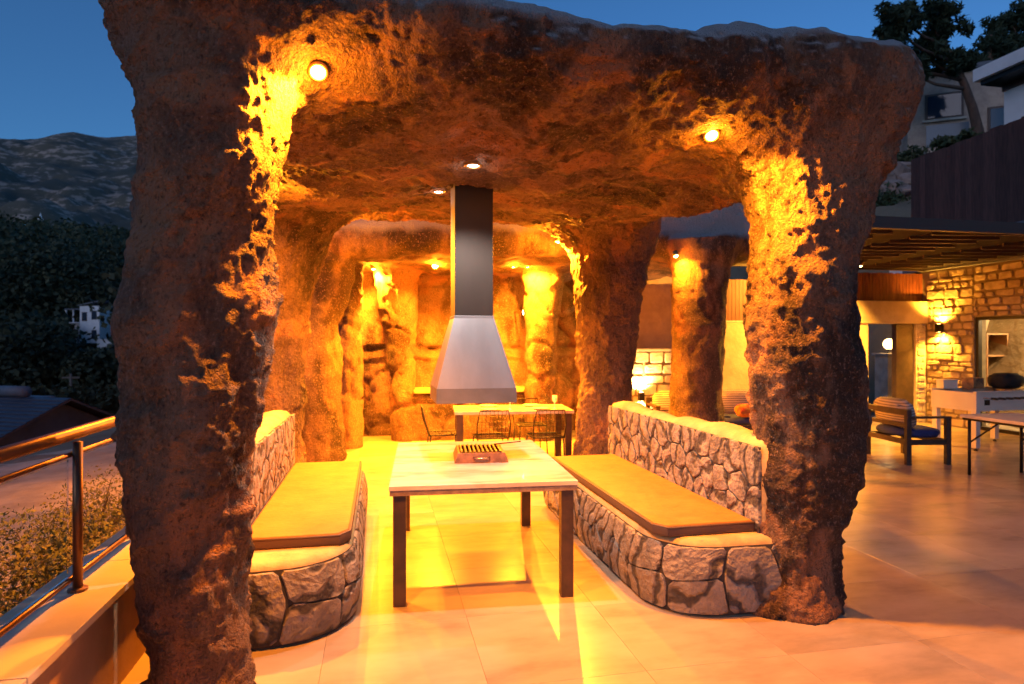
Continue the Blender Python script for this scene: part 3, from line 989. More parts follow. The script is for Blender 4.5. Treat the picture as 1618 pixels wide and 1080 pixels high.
def bench(label, sgn, xa, xb, y0, y1, rc, yback0, hback, seed, cush_label, cx0, cx1, cy0, cy1):
    """sgn=+1: backrest towards +X; xa aisle face, xb backrest face, y0 rounded near end"""
    rng = random.Random(seed)
    ox, oy = (xa + xb) / 2, (y0 + y1) / 2
    root = thing('stone_bench', label, 'bench', (ox, oy, 0), group='stone benches facing the grill table')
    # plan path of the front face: far aisle end -> rounded near corner -> to the back
    path = [(xa, y1), (xa, y0 + rc)]
    for k in range(1, 12):
        t = (PI / 2) * k / 12
        path.append((xa + sgn * rc * (1 - math.cos(t)), y0 + rc * (1 - math.sin(t))))
    xe = xb + sgn * 0.22
    path += [(xa + sgn * rc, y0), (xe, y0 - 0.02)]
    cum = [0]
    for p, q in zip(path[:-1], path[1:]):
        cum.append(cum[-1] + math.hypot(q[0] - p[0], q[1] - p[1]))
    Ltot = cum[-1]

    def at_path(s):
        s = min(max(s, 0), Ltot - 1e-6)
        for i in range(len(cum) - 1):
            if s <= cum[i + 1]: break
        t = (s - cum[i]) / (cum[i + 1] - cum[i])
        p, q = path[i], path[i + 1]
        x, y = p[0] + (q[0] - p[0]) * t, p[1] + (q[1] - p[1]) * t
        e = 0.06
        return x, y

    def frame(s):
        a = at_path(s - 0.05); b = at_path(s + 0.05)
        tx, ty = b[0] - a[0], b[1] - a[1]
        l = math.hypot(tx, ty) or 1
        n = (ty / l, -tx / l) if sgn < 0 else (-ty / l, tx / l)
        return (-n[0], -n[1]) if False else n

    HS = 0.45

    def fmap(s, z, d):
        x, y = at_path(s); nx, ny = frame(s)
        # make the normal point outwards
        if sgn > 0: nx, ny = -abs(nx) if abs(nx) > 1e-6 else nx, -abs(ny)
        else: nx, ny = abs(nx), -abs(ny)
        bulge = 0.035 * math.sin(PI * min(max(z / HS, 0), 1)) - 0.02 * (z / HS)
        return (x + nx * (d + bulge) - ox, y + ny * (d + bulge) - oy, z)
    # core with a rounded top
    S = [Ltot * k / 60 for k in range(61)]
    mb = MB()
    zs = [(0.0, -0.005), (0.10, -0.005), (0.22, -0.005), (0.34, -0.005), (0.415, -0.004), (0.44, -0.016), (0.45, -0.05)]
    vs = [fmap(s, z, d) for z, d in zs for s in S]
    n = len(S)
    fs = [(i * n + k, i * n + k + 1, (i + 1) * n + k + 1, (i + 1) * n + k) for i in range(len(zs) - 1) for k in range(n - 1)]
    base = len(vs)
    vs += [(xe - ox, y1 - oy, 0.45)]
    fs += [((len(zs) - 1) * n + k, (len(zs) - 1) * n + k + 1, base) for k in range(n - 1)]
    vs += [(xe - ox, y1 - oy, 0.0)]
    fs += [tuple([i * n for i in range(len(zs))] + [base, base + 1])]
    mb.v, mb.f = vs, fs
    mb.build('seat_base', 'bench_cap', root, smooth=True)
    Lf = cum[1]
    # stones: smaller along the aisle, larger round the nose
    sites = grid_sites(0.0, Lf - 0.05, 0.0, 0.43, max(3, int(Lf / 0.33)), 2, 0.36, rng)
    rest = Ltot - Lf
    sites += [(Lf + rest * a, b) for a, b in ((0.13, 0.12), (0.10, 0.33), (0.36, 0.10), (0.33, 0.33), (0.72, 0.20), (0.98, 0.3))]
    for poly in cells(sites, 0.0, Ltot - 0.01, 0.012, 0.415):
        link('stone', stone_mesh(poly, fmap, 0.0065, 0.013, 'carved_stone', rng), root)
    # backrest
    yb1 = y1 + 0.10
    xf = xb
    th = 0.24
    ny_ = 40
    prof = [(0.0, 0.40), (0.0, hback - 0.10), (0.012, hback - 0.05), (0.05, hback - 0.012), (0.12, hback), (0.19, hback - 0.015), (0.232, hback - 0.06), (0.24, hback - 0.12), (0.24, 0.0)]
    mb = MB(); vs = []; fs = []
    for k in range(ny_ + 1):
        y = yback0 + (yb1 - yback0) * k / ny_
        e = min(1, min(k, ny_ - k) / 2.0)
        wob = 0.018 * math.sin(y * 3 + seed) + 0.010 * math.sin(y * 11)
        for px, pz in prof:
            top = max(0, (pz - 0.6) / 0.4)
            vs.append((xf + sgn * (0.12 + (px - 0.12) * (0.86 + 0.14 * e)) - ox, y - oy, pz + (wob + 0.03 * (e - 1)) * top))
    m_ = len(prof)
    for k in range(ny_):
        for i in range(m_ - 1):
            fs.append((k * m_ + i, k * m_ + i + 1, (k + 1) * m_ + i + 1, (k + 1) * m_ + i))
    fs.append(tuple(range(m_))); fs.append(tuple(ny_ * m_ + i for i in range(m_))[::-1])
    mb.v, mb.f = vs, fs
    br = mb.build('backrest', 'bench_cap', root, smooth=True)

    Lb = yb1 - yback0

    def bmap(s, z, d):
        return (xf - sgn * d - ox, yback0 + s - oy, z)
    sites = grid_sites(0.02, Lb - 0.02, 0.46, hback - 0.05, max(4, int(Lb / 0.22)), 3, 0.38, rng)
    for poly in cells(sites, 0.01, Lb - 0.01, 0.46, hback - 0.045):
        link('stone', stone_mesh(poly, bmap, 0.0052, 0.011, 'carved_stone', rng), br)
    # mortar bed right behind the stones
    MB().b2(min(xf - sgn * 0.001, xf + sgn * 0.01) - ox, max(xf - sgn * 0.001, xf + sgn * 0.01) - ox, yback0 + 0.016 - oy, yb1 - 0.016 - oy, 0.44, hback - 0.05).build('joint_bed', 'mortar', br)
    mbj = MB(); vs = [fmap(s, z, -0.001) for z in (0.004, 0.1, 0.2, 0.3, 0.416) for s in S]
    mbj.v = vs; mbj.f = [(i * n + k, i * n + k + 1, (i + 1) * n + k + 1, (i + 1) * n + k) for i in range(4) for k in range(n - 1)]
    mbj.build('joint_bed', 'mortar', root, smooth=True)
    # cushion
    cu = thing('bench_cushion', cush_label, 'cushion', ((cx0 + cx1) / 2, (cy0 + cy1) / 2, 0.452), group='seat cushions on the stone benches')
    hx, hy = (cx1 - cx0) / 2, (cy1 - cy0) / 2
    c = 0.09
    xi = -sgn * hx
    poly = [(-xi, -hy), (xi - math.copysign(0.06, xi), -hy), (xi, -hy + c), (xi, hy), (-xi, hy)]
    MB().prism(poly, 0.0, 0.060).build('side_band', 'cushion_edge', cu, bevel=0.012, smooth=True)
    k = 0.012
    poly2 = [(x * (1 - k / hx), y * (1 - k / hy)) for x, y in poly]
    MB().prism(poly2, 0.030, 0.070).build('top_cover', 'cushion_tan', cu, bevel=0.014, seg=3, smooth=True)
    hem = [(x * (1 - 0.004 / hx), y * (1 - 0.004 / hy), 0.056) for x, y in poly]
    MB().tube(hem + [hem[0]], 0.0065, 6).build('piping', 'cushion_edge', cu, smooth=True)


bench('stone faced bench with rounded nose between the table and the bronze railing', -1, -0.15, -0.80, 3.60, 6.25, 0.42, 3.55, 1.02, 3,
      'long tan seat cushion on the bench beside the railing', -0.79, -0.17, 3.86, 6.22)
bench('stone faced bench with rounded nose on the villa side of the grill table', 1, 1.64, 2.33, 3.46, 6.15, 0.40, 3.55, 1.04, 8,
      'long tan seat cushion on the bench on the villa side', 1.665, 2.325, 3.60, 6.05)

# ================================================================== GRILL TABLE
tb = thing('grill_table', 'square legged table with white marble top carrying the clay grill', 'table', (0.705, 4.80, 0), R(-3.5))
MB().b2(-0.60, 0.60, -0.86, 0.86, 0.728, 0.757).build('table_top', 'marble', tb, bevel=0.003)
MB().b2(-0.595, 0.595, -0.855, 0.855, 0.695, 0.7275).build('top_edge', 'marble_edge', tb)
for sx in (-1, 1):
    for sy in (-1, 1):
        MB().box((sx * 0.535, sy * 0.80, 0.3475), (0.08, 0.08, 0.694)).build('leg', 'dark_steel', tb, bevel=0.003)

gr = thing('tabletop_grill', 'small reddish brown clay charcoal grill with bars on the marble table', 'grill', (0.755, 4.83, 0.757), R(-5))
mb = MB()
b0, b1 = (0.20, 0.215), (0.175, 0.19)
vs = [(sx * b0[0], sy * b0[1], 0) for sx, sy in ((-1, -1), (1, -1), (1, 1), (-1, 1))] + [(sx * b1[0], sy * b1[1], 0.07) for sx, sy in ((-1, -1), (1, -1), (1, 1), (-1, 1))]
vs += [(sx * (b1[0] - 0.018), sy * (b1[1] - 0.018), 0.07) for sx, sy in ((-1, -1), (1, -1), (1, 1), (-1, 1))] + [(sx * (b1[0] - 0.02), sy * (b1[1] - 0.02), 0.02) for sx, sy in ((-1, -1), (1, -1), (1, 1), (-1, 1))]
fs = [(3, 2, 1, 0)] + [(r_ * 4 + i, r_ * 4 + (i + 1) % 4, (r_ + 1) * 4 + (i + 1) % 4, (r_ + 1) * 4 + i) for r_ in range(3) for i in range(4)] + [(12, 13, 14, 15)]
mb.add(vs, fs).build('tray', 'grill_clay', gr, bevel=0.003)
MB().b2(-0.15, 0.15, -0.165, 0.165, 0.021, 0.04).build('ash_bed', 'char', gr)
for k in range(10):
    x = -0.145 + 0.29 * k / 9
    MB().box((x, 0, 0.072), (0.014, 0.365, 0.016)).build('grill_bar', 'grill_bar', gr, bevel=0.003)
MB().tube([(-0.06, -0.205, 0.042), (-0.05, -0.228, 0.038), (0.05, -0.228, 0.038), (0.06, -0.205, 0.042)], 0.006, 8).build('handle', 'steel', gr, smooth=True)
MB().tube([(0.12, 0.13, 0.082), (0.34, 0.16, 0.095)], 0.005, 6).build('grate_handle', 'black_frame', gr, smooth=True)

# ================================================================== EXTRACTOR HOOD
hd = thing('extractor_hood', 'grey metal pyramid hood on a square dark duct above the grill', 'hood', (0.70, 4.90, 1.2))
mb = MB()


def ring(hw, z): return [(-hw, -hw, z), (hw, -hw, z), (hw, hw, z), (-hw, hw, z)]


vs = ring(0.295, 0.105) + ring(0.150, 0.64)
mb.add(vs, [(i, (i + 1) % 4, 4 + (i + 1) % 4, 4 + i) for i in range(4)]).build('canopy', 'hood', hd)
mb = MB()
vs = ring(0.297, 0.0) + ring(0.297, 0.108) + ring(0.285, 0.0) + ring(0.285, 0.09)
mb.add(vs, [(i, (i + 1) % 4, 4 + (i + 1) % 4, 4 + i) for i in range(4)] + [(8 + i, 8 + (i + 1) % 4, 12 + (i + 1) % 4, 12 + i) for i in range(4)]
       + [(i, (i + 1) % 4, 8 + (i + 1) % 4, 8 + i) for i in range(4)]).build('lip', 'hood_lip', hd)
MB().b2(-0.146, 0.146, -0.146, 0.146, 0.63, 1.95).build('duct', 'duct', hd, bevel=0.004)
MB().b2(-0.153, 0.153, -0.153, 0.153, 0.625, 0.65).build('collar', 'hood', hd, bevel=0.003)

# ================================================================== LAMPS


def spot(parent, loc, power, color, angle, blend, aim, radius=0.035, name='lamp_light'):
    d = bpy.data.lights.new(name, 'SPOT')
    d.energy = power; d.color = color; d.spot_size = R(angle); d.spot_blend = blend; d.shadow_soft_size = radius
    o = bpy.data.objects.new(name, d); COL.objects.link(o); o.parent = parent
    o.location = loc
    o.rotation_euler = Vector(aim).to_track_quat('-Z', 'Y').to_euler()
    return o


def point(parent, loc, power, color, radius=0.05, name='lamp_light'):
    d = bpy.data.lights.new(name, 'POINT')
    d.energy = power; d.color = color; d.shadow_soft_size = radius
    o = bpy.data.objects.new(name, d); COL.objects.link(o); o.parent = parent; o.location = loc
    return o


AMB = (1.0, 0.275, 0.010)
WHT = (1.0, 0.89, 0.82)


def ceiling_lamp(name, label, x, y, z, power, color, lens, aim=(0, 0, -1), angle=150, rad=0.055, group='lamps set into the rock ceilings', face=(0, 0, -1), halo=0.06):
    t = thing(name, label, 'lamp', (x, y, z), group=group)
    M = (-Vector(face)).to_track_quat('Z', 'Y').to_matrix().to_4x4()
    dm = 0.45 if lens == 'lamp_white' else 1.0
    MB().lathe([(rad + 0.004, 0.06), (rad + 0.014, 0.03), (rad + 0.014, -0.012), (rad + 0.004, -0.018), (rad, -0.012), (rad, 0.0)], 24, M=M).build('rim', 'brass_rim', t, smooth=True)
    MB().lathe([(0.0001, -0.034 * dm), (rad * 0.45, -0.030 * dm), (rad * 0.8, -0.019 * dm), (rad * 1.0, -0.002)], 20, M=M).build('lens', lens, t, smooth=True)
    if power:
        p = M @ Vector((0, 0, -0.07))
        spot(t, p, power, color, angle, 0.5, aim, 0.03)
        if halo: point(t, M @ Vector((0, 0, -0.09)), power * halo, color, 0.03)
    return t


def glamp(label, x, y, power, color, lens, aim=(0, 0, -1), angle=150, rad=0.05, V=GV, N=GN, dz=0.0, face=(0, 0, -1), halo=0.05):
    z = ceil_at(V, N, x, y)
    return ceiling_lamp('ceiling_downlight', label, x, y, z - 0.01 + dz, power, color, lens, aim, angle, rad, face=face, halo=halo)


glamp('amber spotlight glowing beside the column by the railing', -0.29, 3.16, 820, AMB, 'lamp_amber', (-0.35, 0.02, -1), 140, 0.034, face=(0.1, -0.8, -1), halo=0.03, dz=0.0)
glamp('amber spotlight beside the front column at the bench on the villa side', 1.94, 3.46, 820, AMB, 'lamp_amber', (0.4, -0.08, -1), 125, 0.034, face=(-0.1, -0.7, -1), halo=0.03, dz=0.0)
glamp('amber spotlight in front of the orange rear column', -0.62, 7.86, 1350, AMB, 'lamp_amber', (0.05, -0.25, -1), 160, 0.035, halo=0.12)
glamp('amber spotlight in front of the brown rear column before the sofa', 2.26, 7.90, 1350, AMB, 'lamp_amber', (-0.05, -0.25, -1), 160, 0.035, halo=0.12)
glamp('amber downlight above the bench beside the railing', -0.88, 5.2, 1500, AMB, 'lamp_amber', (-0.6, 0.35, -1), 155, 0.035, halo=0.05)
glamp('flat white downlight just in front of the hood duct', 0.60, 4.12, 150, WHT, 'lamp_white', (0, 0, -1), 140, 0.045, halo=0.005)
glamp('flat white downlight half hidden behind the hood duct', 0.50, 5.52, 95, WHT, 'lamp_white', (0, 0, -1), 140, 0.045, halo=0.005)
glamp('round amber downlight in the cave ceiling just left of the duct', 0.84, 9.84, 1800, AMB, 'lamp_amber', V=CV, N=CN, face=(0, -0.8, -1), rad=0.045)
glamp('small pale downlight in the cave ceiling right of the duct', 2.03, 9.6, 1250, AMB, 'lamp_white', V=CV, N=CN, rad=0.04)
glamp('small pale downlight in the cave ceiling by the bright yellow pillar', 2.34, 9.95, 2000, AMB, 'lamp_white', (0.25, 0.3, -1), V=CV, N=CN, rad=0.04)
glamp('small amber spotlight over the leaning pillar at the cave back', -0.10, 10.60, 2100, AMB, 'lamp_amber', (0.25, 0.1, -1), V=CV, N=CN, rad=0.035)
glamp('amber spotlight on the brown pillar by the striped sofa', 3.98, 8.05, 230, AMB, 'lamp_amber', (0.35, 0.1, -1), V=CV, N=CN, rad=0.03, face=(0, -0.5, -1))

wl = thing('wall_lamp', 'small round glowing wall lamp right of the hood in the cave', 'lamp', (2.42, 10.45, 2.16))
MB().lathe([(0.0001, -0.06), (0.04, -0.05), (0.055, 0), (0.04, 0.05), (0.0001, 0.06)], 16).build('globe', 'lamp_amber', wl, smooth=True)
MB().tube([(0, 0.03, 0), (0, 0.9, 0.05)], 0.012, 8).build('arm', 'brass_rim', wl)
point(wl, (0, -0.09, 0), 25, AMB, 0.05)

# ================================================================== DINING TABLE IN THE CAVE
dt = thing('dining_table', 'set dining table with pale top and black legs in the cave', 'table', (1.75, 8.42, 0), R(-5))
MB().b2(-0.78, 0.78, -0.42, 0.42, 0.715, 0.755).build('table_top', 'marble', dt, bevel=0.004)
for sx in (-1, 1):
    for sy in (-1, 1):
        MB().box((sx * 0.71, sy * 0.35, 0.357), (0.085, 0.085, 0.714)).build('leg', 'dark_steel', dt, bevel=0.003)

pl_me = MB().lathe([(0.0001, 0.004), (0.085, 0.004), (0.13, 0.018), (0.132, 0.021), (0.085, 0.010), (0.0001, 0.009)], 24).mesh('plate', 'porcelain', smooth=True)
gl_me = MB().lathe([(0.03, 0.0), (0.03, 0.003), (0.005, 0.008), (0.005, 0.075), (0.03, 0.10), (0.036, 0.14), (0.031, 0.175)], 16).mesh('wine_glass', 'porcelain', smooth=True)
for i, (x, y, lb) in enumerate(((1.42, 8.22, 'white dinner plate at the near left place of the set table'), (2.10, 8.18, 'white dinner plate at the near right place of the set table'),
                                (1.47, 8.64, 'white dinner plate at the far left place of the set table'), (2.08, 8.60, 'white dinner plate at the far right place of the set table'))):
    tag(link('plate', pl_me), lb, 'plate', 'plates on the dining table').location = (x, y, 0.755)
for x, y, lb in ((1.70, 8.27, 'stemmed glass left of the table middle in the cave'), (2.31, 8.24, 'stemmed glass near the right end of the dining table')):
    tag(link('wine_glass', gl_me), lb, 'glass', 'glasses on the dining table').location = (x, y, 0.755)


def wire_chair(label, x, y, rz):
    t = thing('wire_chair', label, 'chair', (x, y, 0), rz, 'black wire chairs at the dining table')
    for sx in (-1, 1):
        for sy in (-1, 1):
            MB().tube([(sx * 0.21, sy * 0.21, 0), (sx * 0.19, sy * 0.18, 0.44)], 0.009, 6).build('leg', 'black_frame', t, smooth=True)
    fr = MB()
    fr.tube([(-0.2, -0.2, 0.45), (0.2, -0.2, 0.45), (0.2, 0.2, 0.45), (-0.2, 0.2, 0.45), (-0.2, -0.2, 0.45)], 0.010, 6)
    fr.build('seat_frame', 'black_frame', t, smooth=True)
    sw = MB()
    for k in range(8):
        c = -0.175 + 0.05 * k
        sw.tube([(c, -0.2, 0.45), (c, 0.0, 0.435), (c, 0.2, 0.45)], 0.003, 5); sw.tube([(-0.2, c, 0.448), (0.2, c, 0.448)], 0.003, 5)
    sw.build('seat_mesh', 'black_frame', t)
    bk = MB().tube([(-0.2, 0.19, 0.45), (-0.21, 0.25, 0.62), (-0.18, 0.28, 0.80), (0.18, 0.28, 0.80), (0.21, 0.25, 0.62), (0.2, 0.19, 0.45)], 0.009, 6).build('back_frame', 'black_frame', t, smooth=True)
    w = MB()
    for k in range(7):
        c = -0.15 + 0.05 * k
        w.tube([(c, 0.20, 0.45), (c, 0.25, 0.62), (c, 0.28, 0.80)], 0.003, 5)
    for z in (0.52, 0.59, 0.66, 0.73):
        w.tube([(-0.2, 0.20 + (z - 0.45) * 0.23, z), (0.2, 0.20 + (z - 0.45) * 0.23, z)], 0.003, 5)
    w.build('back_mesh', 'black_frame', bk)


wire_chair('black wire chair pulled out at the left end of the dining table', 0.82, 8.35, R(90))
wire_chair('black wire chair on the near side of the dining table, left one', 1.38, 7.95, R(180))
wire_chair('black wire chair on the near side of the dining table, right one', 2.08, 7.88, R(180))
wire_chair('black wire chair behind the dining table near the yellow pillar', 2.15, 9.0, R(0))

# ================================================================== VILLA
vl = thing('villa', 'stone faced villa wing with lit sliding door under the pergola', 'house', (11.0, 9.5, 0))


def vb(x0, x1, y0, y1, z0, z1): return MB().b2(x0 - 11.0, x1 - 11.0, y0 - 9.5, y1 - 9.5, z0, z1)


# facade X = 11 with a sliding door opening Y 7.2..9.95, z 0..2.1
vb(11.03, 11.30, 9.95, 11.4, -0.02, 3.1).build('wall', 'wall_joint', vl)
vb(11.03, 11.30, 4.0, 7.2, -0.02, 3.1).build('wall', 'wall_joint', vl)
vb(11.03, 11.30, 7.2, 9.95, 2.12, 3.1).build('wall', 'wall_joint', vl)
vb(10.9, 15.4, 3.9, 11.5, 3.1, 3.25).build('roof', 'grey_roof', vl)
vb(11.3, 15.3, 11.25, 11.4, 0, 3.1).build('interior_wall', 'interior_wall', vl)
vb(15.1, 15.3, 4.0, 11.25, 0, 3.1).build('interior_wall', 'interior_wall', vl)
vb(11.3, 15.1, 4.0, 4.15, 0, 3.1).build('interior_wall', 'interior_wall', vl)
vb(11.0, 15.3, 4.0, 11.4, -0.3, -0.005).build('interior_floor', 'tile', vl)
vb(11.3, 15.1, 4.15, 11.25, 2.7, 3.09).build('interior_ceiling', 'interior_wall', vl)
rng = random.Random(21)


def course_stones(parent, fmap, s0, s1, z0, z1, m, rng, hh=(0.08, 0.20), ww=(0.13, 0.46), depth=0.03, skip=None):
    z = z0
    while z < z1 - 0.05:
        h_ = min(rng.uniform(*hh), z1 - z)
        if z1 - z - h_ < 0.06: h_ = z1 - z
        s = s0 - rng.uniform(0, 0.2)
        while s < s1:
            w_ = rng.uniform(*ww)
            a, b = max(s, s0), min(s + w_, s1)
            if b - a > 0.05 and not (skip and skip((a + b) / 2, z + h_ / 2)):
                j = min(0.03, h_ * 0.25)
                poly = [(a + rng.uniform(0, j), z + rng.uniform(0, j)), (b - rng.uniform(0, j), z + rng.uniform(0, j)), (b - rng.uniform(0, j), z + h_ - rng.uniform(0, j)), (a + rng.uniform(0, j), z + h_ - rng.uniform(0, j))]
                link('stone', stone_mesh(poly, fmap, 0.006, depth * rng.uniform(0.5, 1.6), m, rng, step=0.12), parent)
            s += w_
        z += h_


# facade map: s runs along Y, outwards -X
course_stones(vl, lambda s, z, d: (11.03 - d - 11.0, s - 9.5, z), 7.2, 9.95, 2.12, 3.08, 'wall_stone', rng)
course_stones(vl, lambda s, z, d: (11.03 - d - 11.0, s - 9.5, z), 9.95, 11.0, 0.0, 3.08, 'wall_stone', rng)
# sliding door
sd = vb(11.06, 11.14, 7.2, 7.26, 0.0, 2.12).build('sliding_door', 'black_frame', vl)
f = MB()
for y in (9.89, 8.95, 8.9, 8.05):
    f.b2(0.06, 0.14, y - 9.5, y + 0.055 - 9.5, 0.0, 2.12)
f.b2(0.06, 0.14, 7.26 - 9.5, 9.89 - 9.5, 2.06, 2.118); f.b2(0.06, 0.14, 7.26 - 9.5, 9.89 - 9.5, 0.0, 0.06)
f.build('frame', 'black_frame', sd)
MB().b2(0.09, 0.10, 7.3 - 9.5, 9.88 - 9.5, 0.06, 2.06).build('pane', 'clear_glass', sd)
# interior furniture
sh = thing('shelf_unit', 'brown open shelf unit inside the lit villa room', 'shelf', (12.5, 10.95, 0))
for z in (0.0, 0.45, 0.9, 1.35, 1.8):
    MB().b2(-0.27, 0.27, -0.2, 0.2, z, z + 0.03).build('shelf', 'shelf_wood', sh)
for x in (-0.27, 0.24):
    MB().b2(x, x + 0.03, -0.2, 0.2, 0.031, 1.799).build('side_panel', 'shelf_wood', sh)
MB().b2(-0.24, 0.24, 0.18, 0.2, 0.031, 1.799).build('back_panel', 'shelf_wood', sh)
kc = thing('kitchen_cabinets', 'wall cabinets and counter inside the lit villa room', 'cabinets', (14.0, 10.93, 0))
MB().b2(-1.0, 1.0, -0.3, 0.29, 0.0, 0.88).build('base_cabinet', 'white_lacquer', kc)
MB().b2(-1.02, 1.02, -0.33, 0.29, 0.885, 0.92).build('counter', 'shelf_wood', kc)
for k in range(4):
    MB().b2(-1.0 + 0.5 * k, -0.51 + 0.5 * k, -0.08, 0.29, 1.45, 1.78).build('wall_cabinet', 'shelf_wood', kc, bevel=0.004)
MB().b2(-1.0, 1.0, -0.10, 0.29, 1.86, 1.90).build('top_shelf', 'shelf_wood', kc)
cl = thing('ceiling_light', 'bright round ceiling light inside the villa room', 'lamp', (13.3, 9.3, 2.69))
MB().lathe([(0.22, 0), (0.22, -0.05), (0.17, -0.08), (0.0001, -0.09)], 24).build('diffuser', 'lamp_white', cl, smooth=True)
point(cl, (0, 0, -0.22), 1900, (1.0, 0.62, 0.26), 0.15)

# front wall Y = 11 with the passage, X 6.2..11
gw = thing('garden_gate_wall', 'stone gate wall with wooden slat parapet beside the villa corner', 'wall', (8.6, 11.1, 0))


def gb(x0, x1, y0, y1, z0, z1): return MB().b2(x0 - 8.6, x1 - 8.6, y0 - 11.1, y1 - 11.1, z0, z1)


gb(6.0, 9.62, 11.0, 11.3, -0.02, 2.02).build('wall', 'plaster', gw)
gb(10.78, 11.02, 11.03, 11.3, -0.02, 2.02).build('wall', 'pale_stone', gw)
gb(8.6, 11.02, 10.96, 11.3, 2.025, 2.48).build('lintel', 'plaster', gw, bevel=0.01)
gb(6.0, 8.59, 11.0, 11.3, 2.025, 2.06).build('coping', 'coping', gw)
course_stones(gw, lambda s, z, d: (s - 8.6, 11.03 - d - 11.1, z), 10.79, 11.0, 0.0, 2.02, 'pale_stone', rng)
x = 8.62
while x < 10.98:
    gb(x, x + 0.072, 11.10, 11.125, 2.485, 3.06 + random.uniform(-.008, .008)).build('slat', 'wood_slat', gw)
    x += 0.08
x = 6.02
while x < 8.58:
    gb(x, x + 0.072, 11.10, 11.125, 2.065, 2.86 + random.uniform(-.008, .008)).build('slat', 'wood_slat', gw)
    x += 0.08
gd = gb(10.36, 10.77, 11.08, 11.20, 0.0, 2.02).build('gate_leaf', 'frame_wood', gw)
gp = thing('gate_pillar', 'pale stone pillar seen through the gateway, topped by a globe lamp', 'pillar', (11.95, 13.0, -0.1))
MB().b2(-0.22, 0.22, -0.2, 0.2, 0, 1.42).build('shaft', 'pale_stone', gp)
MB().b2(-0.27, 0.27, -0.25, 0.25, 1.425, 1.48).build('cap', 'coping', gp, bevel=0.006)
lg = thing('globe_lantern', 'glowing round globe lamp on the pillar beyond the gateway', 'lamp', (11.95, 13.0, 1.38))
MB().lathe([(0.06, 0), (0.06, 0.02), (0.02, 0.03), (0.02, 0.08), (0.05, 0.1)], 16).build('base', 'black_frame', lg, smooth=True)
MB().lathe([(0.0001, 0.09)] + [(0.13 * math.sin(t * PI / 10), 0.22 - 0.13 * math.cos(t * PI / 10)) for t in range(1, 10)] + [(0.0001, 0.35)], 20).build('globe', 'lamp_globe', lg, smooth=True)
point(lg, (0, -0.2, 0.25), 25, (1, 0.55, 0.18), 0.1)


def sconce(label, loc, out, power, color):
    t = thing('wall_sconce', label, 'lamp', loc, group='up and down wall lamps')
    o = Vector(out)
    MB().box(o * 0.06, (0.10, 0.10, 0.16)).build('body', 'black_frame', t, bevel=0.006)
    MB().box(o * 0.015, (0.07, 0.07, 0.10)).build('wall_plate', 'black_frame', t)
    for sg in (1, -1):
        MB().lathe([(0.0001, 0), (0.038, 0)], 14, o * 0.06 + Vector((0, 0, sg * 0.083))).build('lens', 'lamp_amber', t)
        spot(t, o * 0.10 + Vector((0, 0, sg * 0.11)), power, color, 140, 0.8, (-o.x * 0.35, -o.y * 0.35, sg), 0.03)
    return t


sconce('up and down sconce on the villa stone wall beside the gateway', (10.98, 10.62, 1.93), (-1, 0, 0), 330, (1.0, 0.42, 0.035))

# low pale garden wall with a sconce, behind the brown cave pillar
lw = thing('garden_wall', 'pale stone garden wall with a bright sconce behind the cave pillar', 'wall', (4.9, 11.35, 0))
MB().b2(-1.15, 1.2, -0.05, 0.2, -0.02, 1.47).build('core', 'wall_joint', lw)
course_stones(lw, lambda s, z, d: (s, -0.05 - d, z), -1.15, 1.2, 0.0, 1.47, 'pale_stone', rng, (0.14, 0.24), (0.2, 0.45))
MB().b2(-1.18, 1.2, -0.10, 0.24, 1.472, 1.52).build('coping', 'coping', lw, bevel=0.006)
MB().b2(-1.15, 1.2, 0.35, 0.5, 1.0, 3.0).build('upper_wall', 'far_stone', lw)
sconce('up and down sconce on the pale garden wall left of the brown pillar', (4.83, 11.25, 0.62), (0, -1, 0), 260, (1.0, 0.60, 0.20))

# ================================================================== PERGOLA
pg = thing('pergola', 'flat brown metal pergola with slatted openings before the villa', 'pergola', (8.1, 8.95, 3.1))
X0, X1, Y0, Y1 = -2.9, 2.88, -2.05, 2.0
MB().b2(X0, X1, Y0 - 0.08, Y0, -0.02, 0.13).build('front_beam', 'pergola_dark', pg)
MB().b2(X0, X1, Y1, Y1 + 0.06, 0.0, 0.12).build('rear_beam', 'pergola_dark', pg)
MB().b2(X0 - 0.08, X0, Y0 - 0.08, Y1, -0.02, 0.13).build('side_beam', 'pergola_dark', pg)
MB().b2(X0, X1, Y0, Y1, 0.105, 0.125).build('roof_sheet', 'roof_sheet', pg)
xs = [X0, X0 + 0.35]
x = X0 + 0.35
k = 0
while x < X1 - 0.3:
    # an opening 1.15 wide, then a solid plate 0.75 wide
    y = Y0 + 0.15 + (0.12 if k % 2 else 0)
    while y < Y1 - 0.1:
        MB().bar((x - 0.10, y + 0.10, 0.045), (min(x + 1.22, X1), y - 0.10, 0.045), 0.028, 0.075).build('slat', 'pergola_metal', pg)
        y += 0.36
    x += 1.15
    if x < X1:
        MB().b2(x, min(x + 0.75, X1), Y0, Y1, 0.05, 0.075).build('ceiling_plate', 'pergola_plate', pg)
    x += 0.75
    k += 1
MB().b2(X0, X0 + 0.35, Y0, Y1, 0.05, 0.075).build('ceiling_plate', 'pergola_plate', pg)
for px in (X0 - 0.04, ):
    MB().b2(px - 0.05, px + 0.05, Y0 - 0.07, Y0 + 0.03, -3.1, -0.021).build('post', 'pergola_dark', pg)
ceiling_lamp('pergola_downlight', 'tiny warm downlight under the pergola by the slat parapet', 8.5, 9.9, 3.04, 1900, (1.0, 0.42, 0.04), 'lamp_amber', (-0.5, 0.5, -0.9), 150, 0.03, group='pergola lamps', halo=0)

# ================================================================== TERRACE FURNITURE


